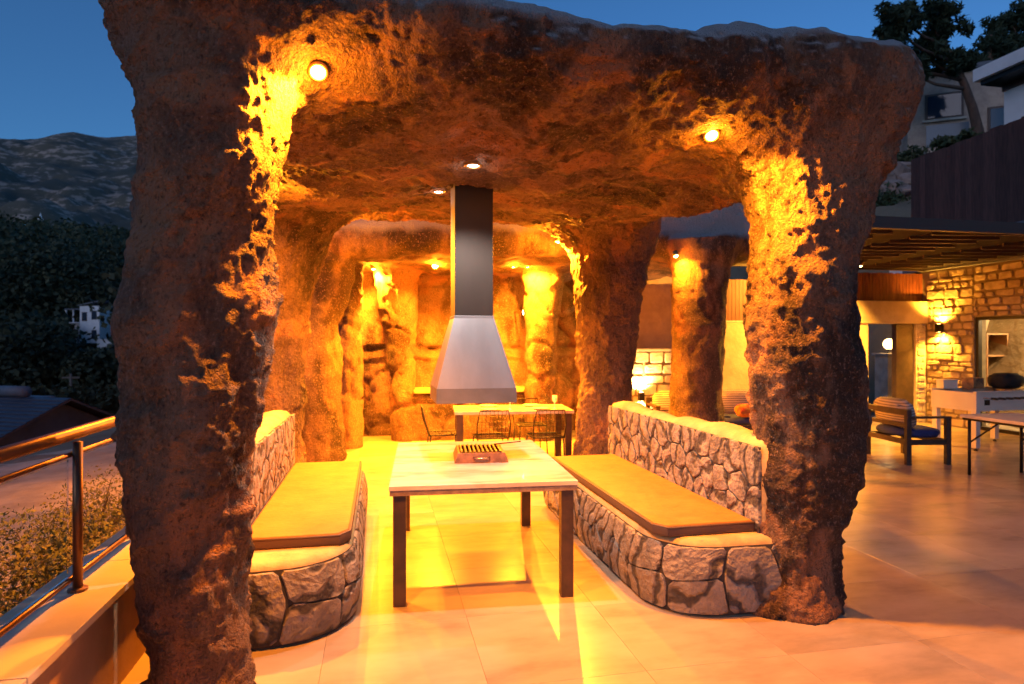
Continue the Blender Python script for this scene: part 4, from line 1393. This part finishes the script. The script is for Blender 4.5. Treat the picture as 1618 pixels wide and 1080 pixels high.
def cushion(size, m, name, parent, loc, rot=(0, 0, 0)):
    sx, sy, sz = size
    bm = bmesh.new()
    bmesh.ops.create_cube(bm, size=1)
    bmesh.ops.subdivide_edges(bm, edges=bm.edges, cuts=5, use_grid_fill=True)
    for v in bm.verts:
        a = (2 * v.co.x) ** 4; b = (2 * v.co.y) ** 4; c = (2 * v.co.z) ** 4
        k = max(0, 1 - 0.25 * (a * b + b * c + a * c) / 1.5)
        puff = 1 + 0.25 * (1 - (2 * v.co.x) ** 2) * (1 - (2 * v.co.z) ** 2)
        v.co = Vector((v.co.x * sx * k, v.co.y * sy * k * puff, v.co.z * sz * k))
    me = bpy.data.meshes.new(name); bm.to_mesh(me); bm.free()
    me.polygons.foreach_set('use_smooth', [True] * len(me.polygons))
    me.materials.append(MATS[m])
    o = link(name, me, parent); o.location = loc; o.rotation_euler = rot
    return o


def lounge_seat(name, label, cat, w, loc, rz, n):
    """seat frame facing -Y locally (backrest at +Y)"""
    t = thing(name, label, cat, loc, rz)
    dpt = 0.62
    for sx in (-1, 1):
        for sy in (-1, 1):
            hgt = 0.62 if sy < 0 else 0.74
            MB().box((sx * (w / 2 - 0.03), sy * (dpt / 2 - 0.03), hgt / 2), (0.06, 0.065, hgt)).build('leg', 'frame_wood', t, bevel=0.004)
        MB().box((sx * (w / 2 - 0.03), 0.0, 0.635), (0.075, dpt, 0.028)).build('armrest', 'frame_wood', t, bevel=0.004)
        MB().box((sx * (w / 2 - 0.03), 0.0, 0.30), (0.035, dpt - 0.1301, 0.07)).build('side_rail', 'frame_wood', t)
    MB().box((0, -dpt / 2 + 0.03, 0.30), (w - 0.12, 0.035, 0.07)).build('front_rail', 'frame_wood', t)
    MB().box((0, dpt / 2 - 0.03, 0.30), (w - 0.12, 0.035, 0.07)).build('back_rail', 'frame_wood', t)
    MB().box((0, dpt / 2 - 0.03, 0.70), (w - 0.12, 0.035, 0.075)).build('back_rail', 'frame_wood', t, bevel=0.004)
    MB().box((0, dpt / 2 - 0.03, 0.52), (w - 0.12, 0.025, 0.05)).build('back_rail', 'frame_wood', t)
    for k in range(n):
        cw = (w - 0.14) / n
        cx_ = -(w - 0.14) / 2 + cw * (k + 0.5)
        cushion((cw - 0.01, 0.54, 0.15), 'blue_fabric', 'seat_cushion', t, (cx_, -0.02, 0.405))
        cushion((cw - 0.02, 0.15, 0.42), 'stripe_fabric', 'back_cushion', t, (cx_, 0.17, 0.655), (R(-12), 0, 0))
    return t


lounge_seat('armchair', 'dark framed armchair with blue seat and striped back cushion before the football table', 'armchair', 0.92, (7.28, 7.62, 0), R(82), 1)
lounge_seat('sofa', 'striped sofa with blue seat cushions behind the brown cave pillar', 'sofa', 2.0, (5.25, 9.35, 0), R(-8), 2)
tp = cushion((0.34, 0.14, 0.2), 'fire_red', 'throw_pillow', None, (5.62, 8.98, 0.575), (R(-40), 0, R(10)))
tag(tp, 'small red and orange pillow on the blue sofa seat', 'pillow')

ft = thing('football_table', 'cream table football game before the lit sliding door', 'game table', (9.45, 8.33, 0), R(3))
L2, W2 = 0.66, 0.38
MB().b2(-L2, L2, -W2, W2, 0.60, 0.63).build('playfield', 'white_lacquer', ft)
MB().b2(-L2, L2, -W2, -W2 + 0.025, 0.631, 0.88).build('side_panel', 'white_lacquer', ft, bevel=0.004)
MB().b2(-L2, L2, W2 - 0.025, W2, 0.631, 0.88).build('side_panel', 'white_lacquer', ft, bevel=0.004)
MB().b2(-L2, -L2 + 0.025, -W2 + 0.026, W2 - 0.026, 0.631, 0.88).build('end_panel', 'white_lacquer', ft, bevel=0.004)
MB().b2(L2 - 0.025, L2, -W2 + 0.026, W2 - 0.026, 0.631, 0.88).build('end_panel', 'white_lacquer', ft, bevel=0.004)
MB().b2(-L2 - 0.02, L2 + 0.02, -W2 - 0.02, -W2 + 0.035, 0.881, 0.90).build('top_rim', 'white_lacquer', ft)
MB().b2(-L2 - 0.02, L2 + 0.02, W2 - 0.035, W2 + 0.02, 0.881, 0.90).build('top_rim', 'white_lacquer', ft)
for sx in (-1, 1):
    for sy in (-1, 1):
        lgo = MB().box((sx * (L2 - 0.05), sy * (W2 - 0.05), 0.32), (0.085, 0.085, 0.56)).build('leg', 'white_lacquer', ft, bevel=0.005)
        MB().lathe([(0.028, 0.0), (0.028, 0.02), (0.014, 0.022), (0.014, 0.045)], 12, (sx * (L2 - 0.05), sy * (W2 - 0.05), 0)).build('foot', 'black_frame', lgo)
for k in range(8):
    x = -0.52 + k * 0.149
    rd = MB().tube([(x, -W2 - 0.22, 0.80), (x, W2 + 0.12, 0.80)], 0.008, 8).build('rod', 'steel', ft, smooth=True)
    MB().tube([(x, -W2 - 0.22, 0.80), (x, -W2 - 0.12, 0.80)], 0.016, 8).build('grip', 'black_frame', rd, smooth=True)
MB().b2(-0.50, -0.40, -W2 - 0.006, -W2 + 0.001, 0.69, 0.77).build('ball_slot', 'black_frame', ft)
bx = thing('cardboard_box', 'brown printed box standing on the football table', 'box', (9.45, 8.55, 0.90), R(12))
MB().b2(-0.14, 0.14, -0.09, 0.09, 0, 0.17).build('carton', 'paper_brown', bx, bevel=0.003)
MB().b2(-0.142, 0.142, -0.025, 0.025, 0.1703, 0.1715).build('tape', 'shelf_wood', bx)
wb = thing('white_box', 'small white box on the football table beside the printed box', 'box', (9.0, 8.6, 0.90), R(-8))
MB().b2(-0.12, 0.12, -0.08, 0.08, 0, 0.12).build('carton', 'white_lacquer', wb, bevel=0.003)
MB().b2(-0.123, 0.123, -0.083, 0.083, 0.1205, 0.145).build('lid', 'white_lacquer', wb, bevel=0.003)
bag = cushion((0.52, 0.34, 0.26), 'black_cloth', 'black_bag', None, (9.95, 8.42, 1.02), (0, 0, R(15)))
tag(bag, 'soft black bag lying on the football table', 'bag')

fo = thing('folding_table', 'light topped folding table with black legs at the right edge', 'table', (7.52, 5.72, 0), R(-2))
MB().b2(-0.42, 0.42, -0.9, 0.9, 0.705, 0.745).build('table_top', 'white_lacquer', fo, bevel=0.008)
MB().b2(-0.40, 0.40, -0.88, 0.88, 0.678, 0.7045).build('apron', 'black_frame', fo)
for sy in (-1, 1):
    for sx in (-1, 1):
        MB().tube([(sx * 0.38, sy * 0.80, 0), (sx * 0.38, sy * 0.80, 0.69)], 0.018, 10).build('leg', 'black_frame', fo, smooth=True)
        MB().tube([(sx * 0.38, sy * 0.80, 0.40), (sx * 0.38, sy * 0.42, 0.68)], 0.011, 8).build('brace', 'black_frame', fo, smooth=True)

# ================================================================== UPHILL ON THE RIGHT
fe = thing('slat_fence', 'tall dark brown vertical board fence above the villa roof', 'fence', (12.2, 10.0, 3.9))
y = -4.5
while y < 2.9:
    x = -0.35 * 0 + 0.16 * y * 0.55
    o = MB().box((x, y, 1.05 + random.uniform(-.02, .02)), (0.025, 0.135, 2.1)).build('board', 'dark_wood', fe)
    y += 0.143
for z in (0.3, 1.35):
    MB().bar((0.088 * -4.5 + 0.045, -4.5, z), (0.088 * 3.1 + 0.045, 3.1, z), 0.05, 0.06).build('rail', 'dark_wood', fe)
rw = thing('roof_ledge_wall', 'grey ledge and pale retaining wall under the board fence', 'wall', (12.0, 10.0, 3.25))
MB().bar((-0.42, -4.6, 0.30), (0.30, 3.2, 0.30), 0.30, 0.55).build('retaining_wall', 'white_wall', rw)
MB().bar((-0.48, -4.6, 0.62), (0.24, 3.2, 0.62), 0.42, 0.07).build('ledge', 'grey_roof', rw)

wh = thing('white_house', 'white modern house with flat overhanging roof above the board fence', 'house', (19.9, 16.7, 6.5))
# facade plane faces -X; local Y runs away from the camera
MB().b2(0, 8, -9, 0.2, -1.0, 3.3).build('wall', 'white_wall', wh)
MB().b2(-0.9, 8.4, -9.5, 0.5, 3.65, 4.05).build('roof', 'white_wall', wh, bevel=0.02)
MB().b2(-0.75, 8.2, -9.3, 0.35, 3.50, 3.648).build('soffit', 'black_frame', wh)
MB().b2(-0.04, 8.02, -9.02, 0.24, 3.302, 3.498).build('fascia_strip', 'brown_trim', wh)
wn_ = MB().b2(-0.02, 0.3, -7.6, -0.55, 0.2, 2.85).build('window', 'black_frame', wh)
for k in range(3):
    MB().b2(-0.035, -0.021, -7.5 + 2.33 * k, -5.3 + 2.33 * k, 0.28, 2.78).build('pane', 'window_grey', wn_)


def stone_house(label, loc, rz, w, d, h, wins, roofm='grey_roof', balc=None):
    t = thing('stone_house', label, 'house', loc, rz)
    MB().b2(-w / 2, w / 2, -d / 2, d / 2, -2.5, h).build('wall', 'far_stone', t)
    MB().b2(-w / 2 - 0.25, w / 2 + 0.25, -d / 2 - 0.25, d / 2 + 0.25, h + 0.002, h + 0.22).build('roof', roofm, t)
    for x0, x1, z0, z1 in wins:
        f_ = MB().b2(x0, x1, -d / 2 - 0.05, -d / 2 + 0.1, z0, z1).build('window', 'brown_trim', t)
        MB().b2(x0 + 0.1, x1 - 0.1, -d / 2 - 0.075, -d / 2 - 0.051, z0 + 0.1, z1 - 0.1).build('pane', 'window_dark', f_)
        MB().b2(x0 - 0.1, x1 + 0.1, -d / 2 - 0.15, -d / 2 - 0.052, z0 - 0.1, z0 - 0.001).build('sill', 'coping', f_)
    if balc:
        x0, x1, z0 = balc
        b_ = MB().b2(x0, x1, -d / 2 - 1.3, -d / 2 - 0.002, z0 - 0.2, z0).build('balcony', 'far_stone', t)
        MB().b2(x0, x1, -d / 2 - 1.3, -d / 2 - 1.26, z0 + 0.02, z0 + 1.0).build('balcony_panel', 'window_grey', b_)
    return t


p = pix(1425, 34, z=0)
stone_house('brown stone house with a wide window left of the pine trunk', (p.x, p.y, 10.4), R(-30), 6.4, 5, 3.0, [(-0.4, 2.2, 0.5, 1.9)])
p = pix(1515, 31, z=0)
stone_house('taller brown stone house with a balcony behind the pine trunk', (p.x, p.y, 9.9), R(-34), 5.2, 5, 4.1, [(0.5, 1.7, 0.9, 2.3), (-1.9, -0.4, 2.0, 3.2)], balc=(-2.1, -0.5, 0.4))


def pine(label, loc, hgt, lean, blobs, seed, bare=0.35):
    rng = np.random.RandomState(seed)
    t = thing('pine_tree', label, 'tree', loc, group='pines on the hillside')
    pts = [(lean[0] * s * s * hgt, lean[1] * s * s * hgt, s * hgt) for s in np.linspace(0, 1, 8)]
    rr = [0.24 * (1 - 0.8 * s) + 0.02 for s in np.linspace(0, 1, 8)]
    tr = MB().tube(pts, rr, 10)
    Cs = []
    for bx_, by_, bz_, br in blobs:
        tip = Vector((bx_, by_, bz_))
        s = min(0.95, max(bare, bz_ / hgt - 0.12))
        st = Vector((lean[0] * s * s * hgt, lean[1] * s * s * hgt, s * hgt))
        mid = (st + tip) / 2 + Vector((0, 0, -0.15))
        tr.tube([st, mid, tip], [0.09, 0.06, 0.02], 6)
        for _ in range(14):
            c = np.array(tip) + rng.normal(size=3) * br * np.array([.55, .55, .34])
            m = 95
            q = rng.normal(size=(m, 3)); q /= np.linalg.norm(q, axis=1)[:, None]
            Cs.append(c + q * (rng.rand(m, 1) ** 0.5) * br * 0.42)
    tr.build('trunk', 'bark', t, smooth=True)
    C = np.concatenate(Cs)
    V, F = leaf_cards(C, np.full(len(C), 0.055), rng, 3.2)
    link('crown', np_mesh('crown', V, F, 'leaf_pine', False), t)
    return t


p = pix(1552, 27, z=0)
pine('tall leaning pine with bare trunk between the stone and white houses', (p.x, p.y, 8.8), 6.6, (-0.36, 0.05),
     [(-2.1, 0, 6.6, 0.75), (-1.9, .2, 5.9, 0.7), (-2.7, .3, 5.0, 0.8), (-4.1, 0, 6.2, 0.7), (-4.9, -.4, 5.5, 0.7), (-4.0, .5, 4.8, 0.8), (-3.4, .4, 4.2, 0.7), (-1.5, 0, 4.7, 0.6)], 4, 0.55)
p = pix(1556, 32, z=0)
pine('pine with reddish trunk close behind the white roof', (p.x, p.y, 9.6), 7.6, (0.05, 0.0),
     [(0.6, 0, 6.9, 0.9), (1.5, 0, 6.4, 0.9), (-0.8, .2, 6.0, 0.7), (0.9, .4, 5.6, 0.9), (2.3, 0, 6.9, 0.9), (2.4, 0, 5.8, 0.9)], 5, 0.6)
p = pix(1622, 34, z=0)
pine('dense pine at the right edge above the white house', (p.x, p.y, 9.5), 10.5, (0.0, 0.0),
     [(0.2, 0, 10.0, 1.0), (1.2, 0, 9.3, 1.1), (-0.7, .2, 9.2, 0.8), (0.4, .4, 8.2, 1.1), (2.1, 0, 8.0, 1.2), (-0.9, 0, 8.1, 0.8), (3, 0, 9, 1.2)], 6, 0.6)
p = pix(1412, 40, z=0)
pine('dark low pine behind the right end of the gazebo roof', (p.x, p.y, 10.6), 9.0, (0.0, 0.0),
     [(0.0, 0, 8.4, 0.9), (1.1, 0, 7.6, 1.0), (-1.2, .2, 7.4, 1.0), (0.4, .4, 6.6, 1.2), (1.9, 0, 6.0, 1.0), (-1.3, 0, 6.0, 1.0), (0.6, 0, 5.2, 1.2), (-1.2, 0, 4.8, 1.0), (2.2, 0, 5.0, 1.0)], 7, 0.5)


def rock_lump(name, label, loc, size, seed, m='boulder', group='boulders on the slope'):
    bm = bmesh.new(); bmesh.ops.create_icosphere(bm, subdivisions=3, radius=1)
    V = np.array([v.co[:] for v in bm.verts])
    d = 1 + 0.28 * fbm(V * 1.3 + seed, 3, seed)
    q = np.round(V * 2.2) / 2.2
    for v, k, qq in zip(bm.verts, d, q):
        n = Vector(qq); c = v.co * 0.65 + n * 0.35
        v.co = Vector((c.x * size[0] * k, c.y * size[1] * k, c.z * size[2] * k))
    me = bpy.data.meshes.new(name); bm.to_mesh(me); bm.free()
    me.materials.append(MATS[m])
    o = link(name, me); o.location = loc
    return tag(o, label, 'rock', group)


k = 0
for u, v, D, s, lb in ((1385, 288, 20, .45, 'pinkish boulder nearest the gazebo column on the slope'), (1402, 280, 20.6, .55, 'large pinkish boulder in the middle of the slope pile'),
                       (1425, 274, 21, .5, 'pale boulder at the top right of the slope pile'), (1440, 285, 20, .4, 'pale boulder against the board fence end'),
                       (1412, 300, 19.5, .4, 'low reddish boulder under the slope pile'), (1436, 305, 19, .35, 'small pale boulder at the foot of the fence end')):
    p = pix(u, D, v)
    rock_lump('boulder', lb, p, (s * 1.2, s, s * 0.75), 40 + k); k += 1


def bush(label, loc, size, n, leaf, m, seed, name='bush', group=None, twigs=14, lump=5, xmax=None):
    rng = np.random.RandomState(seed)
    t = thing(name, label, 'bush', loc, group=group)
    cs = rng.normal(size=(lump * 4, 3)) * np.array(size) * np.array([.42, .42, .3]) + np.array([0, 0, size[2] * .55])
    cs[:, 2] = np.clip(cs[:, 2], 0.05, size[2] * 0.95)
    pick = rng.randint(0, len(cs), n)
    C = cs[pick] + np.clip(rng.normal(size=(n, 3)), -1.7, 1.7) * np.array(size) * 0.15
    C[:, 2] = np.maximum(C[:, 2], 0.0)
    if xmax is not None:
        C[:, 0] = np.minimum(C[:, 0], xmax - loc[0] - rng.uniform(0, 0.15, n))
        cs[:, 0] = np.minimum(cs[:, 0], xmax - loc[0] - 0.05)
    V, F = leaf_cards(C, np.full(n, leaf), rng, 1.7)
    link('foliage', np_mesh('foliage', V, F, m, False), t)
    tw = MB()
    for c in cs[:twigs]:
        mid = np.array([c[0] * .4, c[1] * .4, c[2] * .6])
        tw.tube([(c[0] * .08, c[1] * .08, -0.1), tuple(mid), tuple(c)], [0.018, 0.012, 0.004], 5)
    tw.build('stems', 'twig', t)
    return t


for i, (u, v, D, sz, lb) in enumerate(((1400, 330, 19, (2.0, 1.4, 1.4), 'dark green bush under the boulders beside the gazebo column'), (1430, 256, 24, (2.0, 1.3, 0.55), 'grassy green shrub above the boulders'),
                                       (1515, 226, 22, (0.9, 0.8, 0.45), 'dark shrub below the stone house balcony'))):
    p = pix(u, D, v)
    bush(lb, (p.x, p.y, p.z - sz[2] * .5), sz, 1500, 0.06, 'leaf_bush', 50 + i, group='shrubs on the right slope')

# ================================================================== LEFT OF THE RAILING
for i, (x, y, sz, n, lb) in enumerate(((-2.25, 4.0, (1.0, 1.3, 0.52), 9000, 'dry yellow green shrub behind the glass railing nearest the camera'),
                                       (-2.45, 5.4, (1.0, 1.4, 0.72), 9000, 'dry golden shrub behind the glass near the gazebo column'),
                                       (-2.1, 2.9, (0.9, 1.2, 0.36), 6000, 'low dark shrub at the left edge behind the glass'),
                                       (-2.9, 7.4, (0.9, 1.3, 0.6), 5000, 'straggly dry shrub further along the railing'))):
    bush(lb, (x, y, float(ground_h(x, y)) - 0.05), sz, n, 0.0115, 'leaf_dry', 70 + i, name='dry_shrub', group='dry shrubs behind the railing', twigs=26, lump=8, xmax=-1.63)

pt = MB()
P_ = [(-4.0, 4.2), (-4.1, 6.5), (-4.5, 9), (-5.2, 12), (-6.6, 16)]
vs = []; fs = []
for k, (x, y) in enumerate(P_):
    for s in (-1, 1):
        xx = x + s * 1.7
        vs.append((xx, y, float(ground_h(xx, y)) + 0.06))
for k in range(len(P_) - 1):
    fs.append((2 * k, 2 * k + 1, 2 * k + 3, 2 * k + 2))
mat('path_dirt', (0.50, 0.40, 0.29), 0.9, (0.36, 0.28, 0.20), 1.5, 8, bump=0.5, bscale=9, bdist=0.03)
pt.add(vs, fs)
tag(pt.build('path', 'path_dirt'), kind='structure')

# gabled house below
p = pix(95, 22, v=632)
gh = thing('gabled_house', 'low house with dark blue tiled gable roof beyond the railing', 'house', (p.x, p.y, p.z - 4.2), R(62))
W_, L_ = 4.4, 8.0
# ridge along local Y towards the back left; gable end at local y=0 (towards the right of the picture)
MB().add([(-2.0, 0, 0), (2.0, 0, 0), (2.0, 0, 3.2), (0, 0, 4.12), (-2.0, 0, 3.2), (-2.0, L_, 0), (2.0, L_, 0), (2.0, L_, 3.2), (0, L_, 4.12), (-2.0, L_, 3.2)],
         [(0, 1, 2, 3, 4), (9, 8, 7, 6, 5), (0, 4, 9, 5), (1, 6, 7, 2)]).build('wall', 'house_render', gh)
for sg in (-1, 1):
    rf = MB().add([(0, -0.5, 4.20), (sg * 2.6, -0.5, 3.03), (sg * 2.6, L_ + .5, 3.03), (0, L_ + .5, 4.20), (0, -0.5, 4.28), (sg * 2.6, -0.5, 3.11), (sg * 2.6, L_ + .5, 3.11), (0, L_ + .5, 4.28)],
                  [(0, 1, 2, 3), (4, 7, 6, 5), (0, 4, 5, 1), (1, 5, 6, 2), (2, 6, 7, 3)]).build('roof', 'brown_trim', gh)
    for k in range(12):
        a, b = k / 12, (k + 1.1) / 12
        za, zb = 4.29 - 1.17 * a, 4.29 - 1.17 * min(b, 1.0)
        MB().add([(sg * 2.6 * a, -0.52, za), (sg * 2.6 * min(b, 1.02), -0.52, zb + 0.045), (sg * 2.6 * min(b, 1.02), L_ + .52, zb + 0.045), (sg * 2.6 * a, L_ + .52, za),
                  (sg * 2.6 * min(b, 1.02), -0.52, zb), (sg * 2.6 * min(b, 1.02), L_ + .52, zb)], [(0, 1, 2, 3), (1, 4, 5, 2)]).build('tile_row', 'roof_tile', rf)
sh_ = thing('solar_heater', 'solar water heater lying on the blue tiled roof', 'heater', (p.x - 1.9, p.y + 1.0, p.z - 0.02), R(62))
MB().tube([(0, -0.6, 0.28), (0, 0.6, 0.28)], 0.2, 14).build('tank', 'grey_roof', sh_, smooth=True)
MB().box((0.55, 0, 0.02), (1.0, 1.2, 0.05)).build('panel', 'window_grey', sh_)

p = pix(185, 34, v=645)
lb_ = thing('white_outbuilding', 'low white building with flat roof behind the blue tiled house', 'building', (p.x, p.y, p.z - 3.2), R(30))
MB().b2(-2.6, 2.6, -2, 2, 0, 3.0).build('wall', 'white_wall', lb_)
MB().b2(-2.8, 2.8, -2.2, 2.2, 3.002, 3.2).build('roof', 'grey_roof', lb_)
for x in (-1.6, 0.4):
    w_ = MB().b2(x, x + 1.1, -2.03, -1.9, 0.9, 2.1).build('window', 'brown_trim', lb_)
    MB().b2(x + 0.08, x + 1.02, -2.045, -2.031, 0.98, 2.02).build('pane', 'window_dark', w_)

p = pix(112, 40, v=590)
up_ = thing('utility_pole', 'thin wooden utility pole before the dark wood', 'pole', (p.x, p.y, p.z - 9.0))
MB().tube([(0, 0, 0), (0, 0, 9.0)], [0.12, 0.08], 8).build('shaft', 'pole_wood', up_, smooth=True)
MB().b2(-0.5, 0.5, -0.04, 0.04, 8.7, 8.8).build('crossarm', 'pole_wood', up_)

p = pix(160, 70, v=533)
fh = thing('hillside_villa', 'white two storey house standing in the dark wood', 'house', (p.x, p.y, p.z - 0.6), R(-25))
fh.scale = (0.74, 0.74, 0.74)
MB().b2(-1.2, 2.3, -2.5, 2.5, 0, 5.4).build('wall', 'white_wall', fh)
MB().b2(-3.6, -1.201, -2.0, 2.5, 0, 2.9).build('wing', 'white_wall', fh)
MB().add([(-1.4, -2.7, 5.41), (2.5, -2.7, 6.05), (2.5, 2.7, 6.05), (-1.4, 2.7, 5.41), (-1.4, -2.7, 5.55), (2.5, -2.7, 6.2), (2.5, 2.7, 6.2), (-1.4, 2.7, 5.55)],
         [(0, 1, 2, 3), (7, 6, 5, 4), (0, 4, 5, 1), (1, 5, 6, 2), (2, 6, 7, 3), (3, 7, 4, 0)]).build('roof', 'grey_roof', fh)
MB().b2(-4.0, -1.202, -2.6, 2.6, 2.902, 3.05).build('terrace_slab', 'white_wall', fh)
MB().b2(-4.0, -1.21, -2.5, 2.5, 4.9, 5.05).build('terrace_roof', 'grey_roof', fh)
for x in (-3.9, -2.6):
    MB().b2(x, x + 0.15, -2.4, -2.25, 3.052, 4.898).build('terrace_post', 'white_wall', fh)
for x0, z0 in ((-0.8, 3.2), (0.9, 0.6), (0.9, 3.4), (-2.9, 0.7)):
    yy = -2.5 if x0 > -1.2 else -2.0
    w_ = MB().b2(x0, x0 + 0.9, yy - 0.03, yy + 0.1, z0, z0 + 1.3).build('window', 'brown_trim', fh)
    MB().b2(x0 + 0.08, x0 + 0.82, yy - 0.05, yy - 0.031, z0 + .08, z0 + 1.22).build('pane', 'window_dark', w_)
p = pix(192, 66, v=548)
fb = thing('white_annex', 'low white annex on the slope below the hillside house', 'building', (p.x, p.y, p.z - 1.2), R(-20))
fb.scale = (0.8, 0.8, 0.8)
MB().b2(-2.2, 2.2, -1.5, 1.5, 0, 2.4).build('wall', 'white_wall', fb)
MB().b2(-2.3, 2.3, -1.6, 1.6, 2.402, 2.52).build('roof', 'white_wall', fb)
w_ = MB().b2(-0.8, 0.8, -1.53, -1.4, 0.8, 1.9).build('window', 'brown_trim', fb)
MB().b2(-0.7, 0.7, -1.545, -1.531, 0.9, 1.8).build('pane', 'window_dark', w_)

p = pix(64, 330, v=346)
mn = thing('minaret', 'tiny white pointed tower at the foot of the mountain', 'tower', (p.x, p.y, p.z - 7))
MB().lathe([(0.9, 0), (0.8, 6.0), (1.15, 6.2), (1.15, 6.8), (0.7, 6.9), (0.65, 8.3), (0.0001, 10.6)], 12).build('shaft', 'white_wall', mn)
MB().lathe([(1.2, 6.79), (1.25, 6.8), (1.25, 7.3), (1.2, 7.3)], 12).build('gallery', 'white_wall', mn)
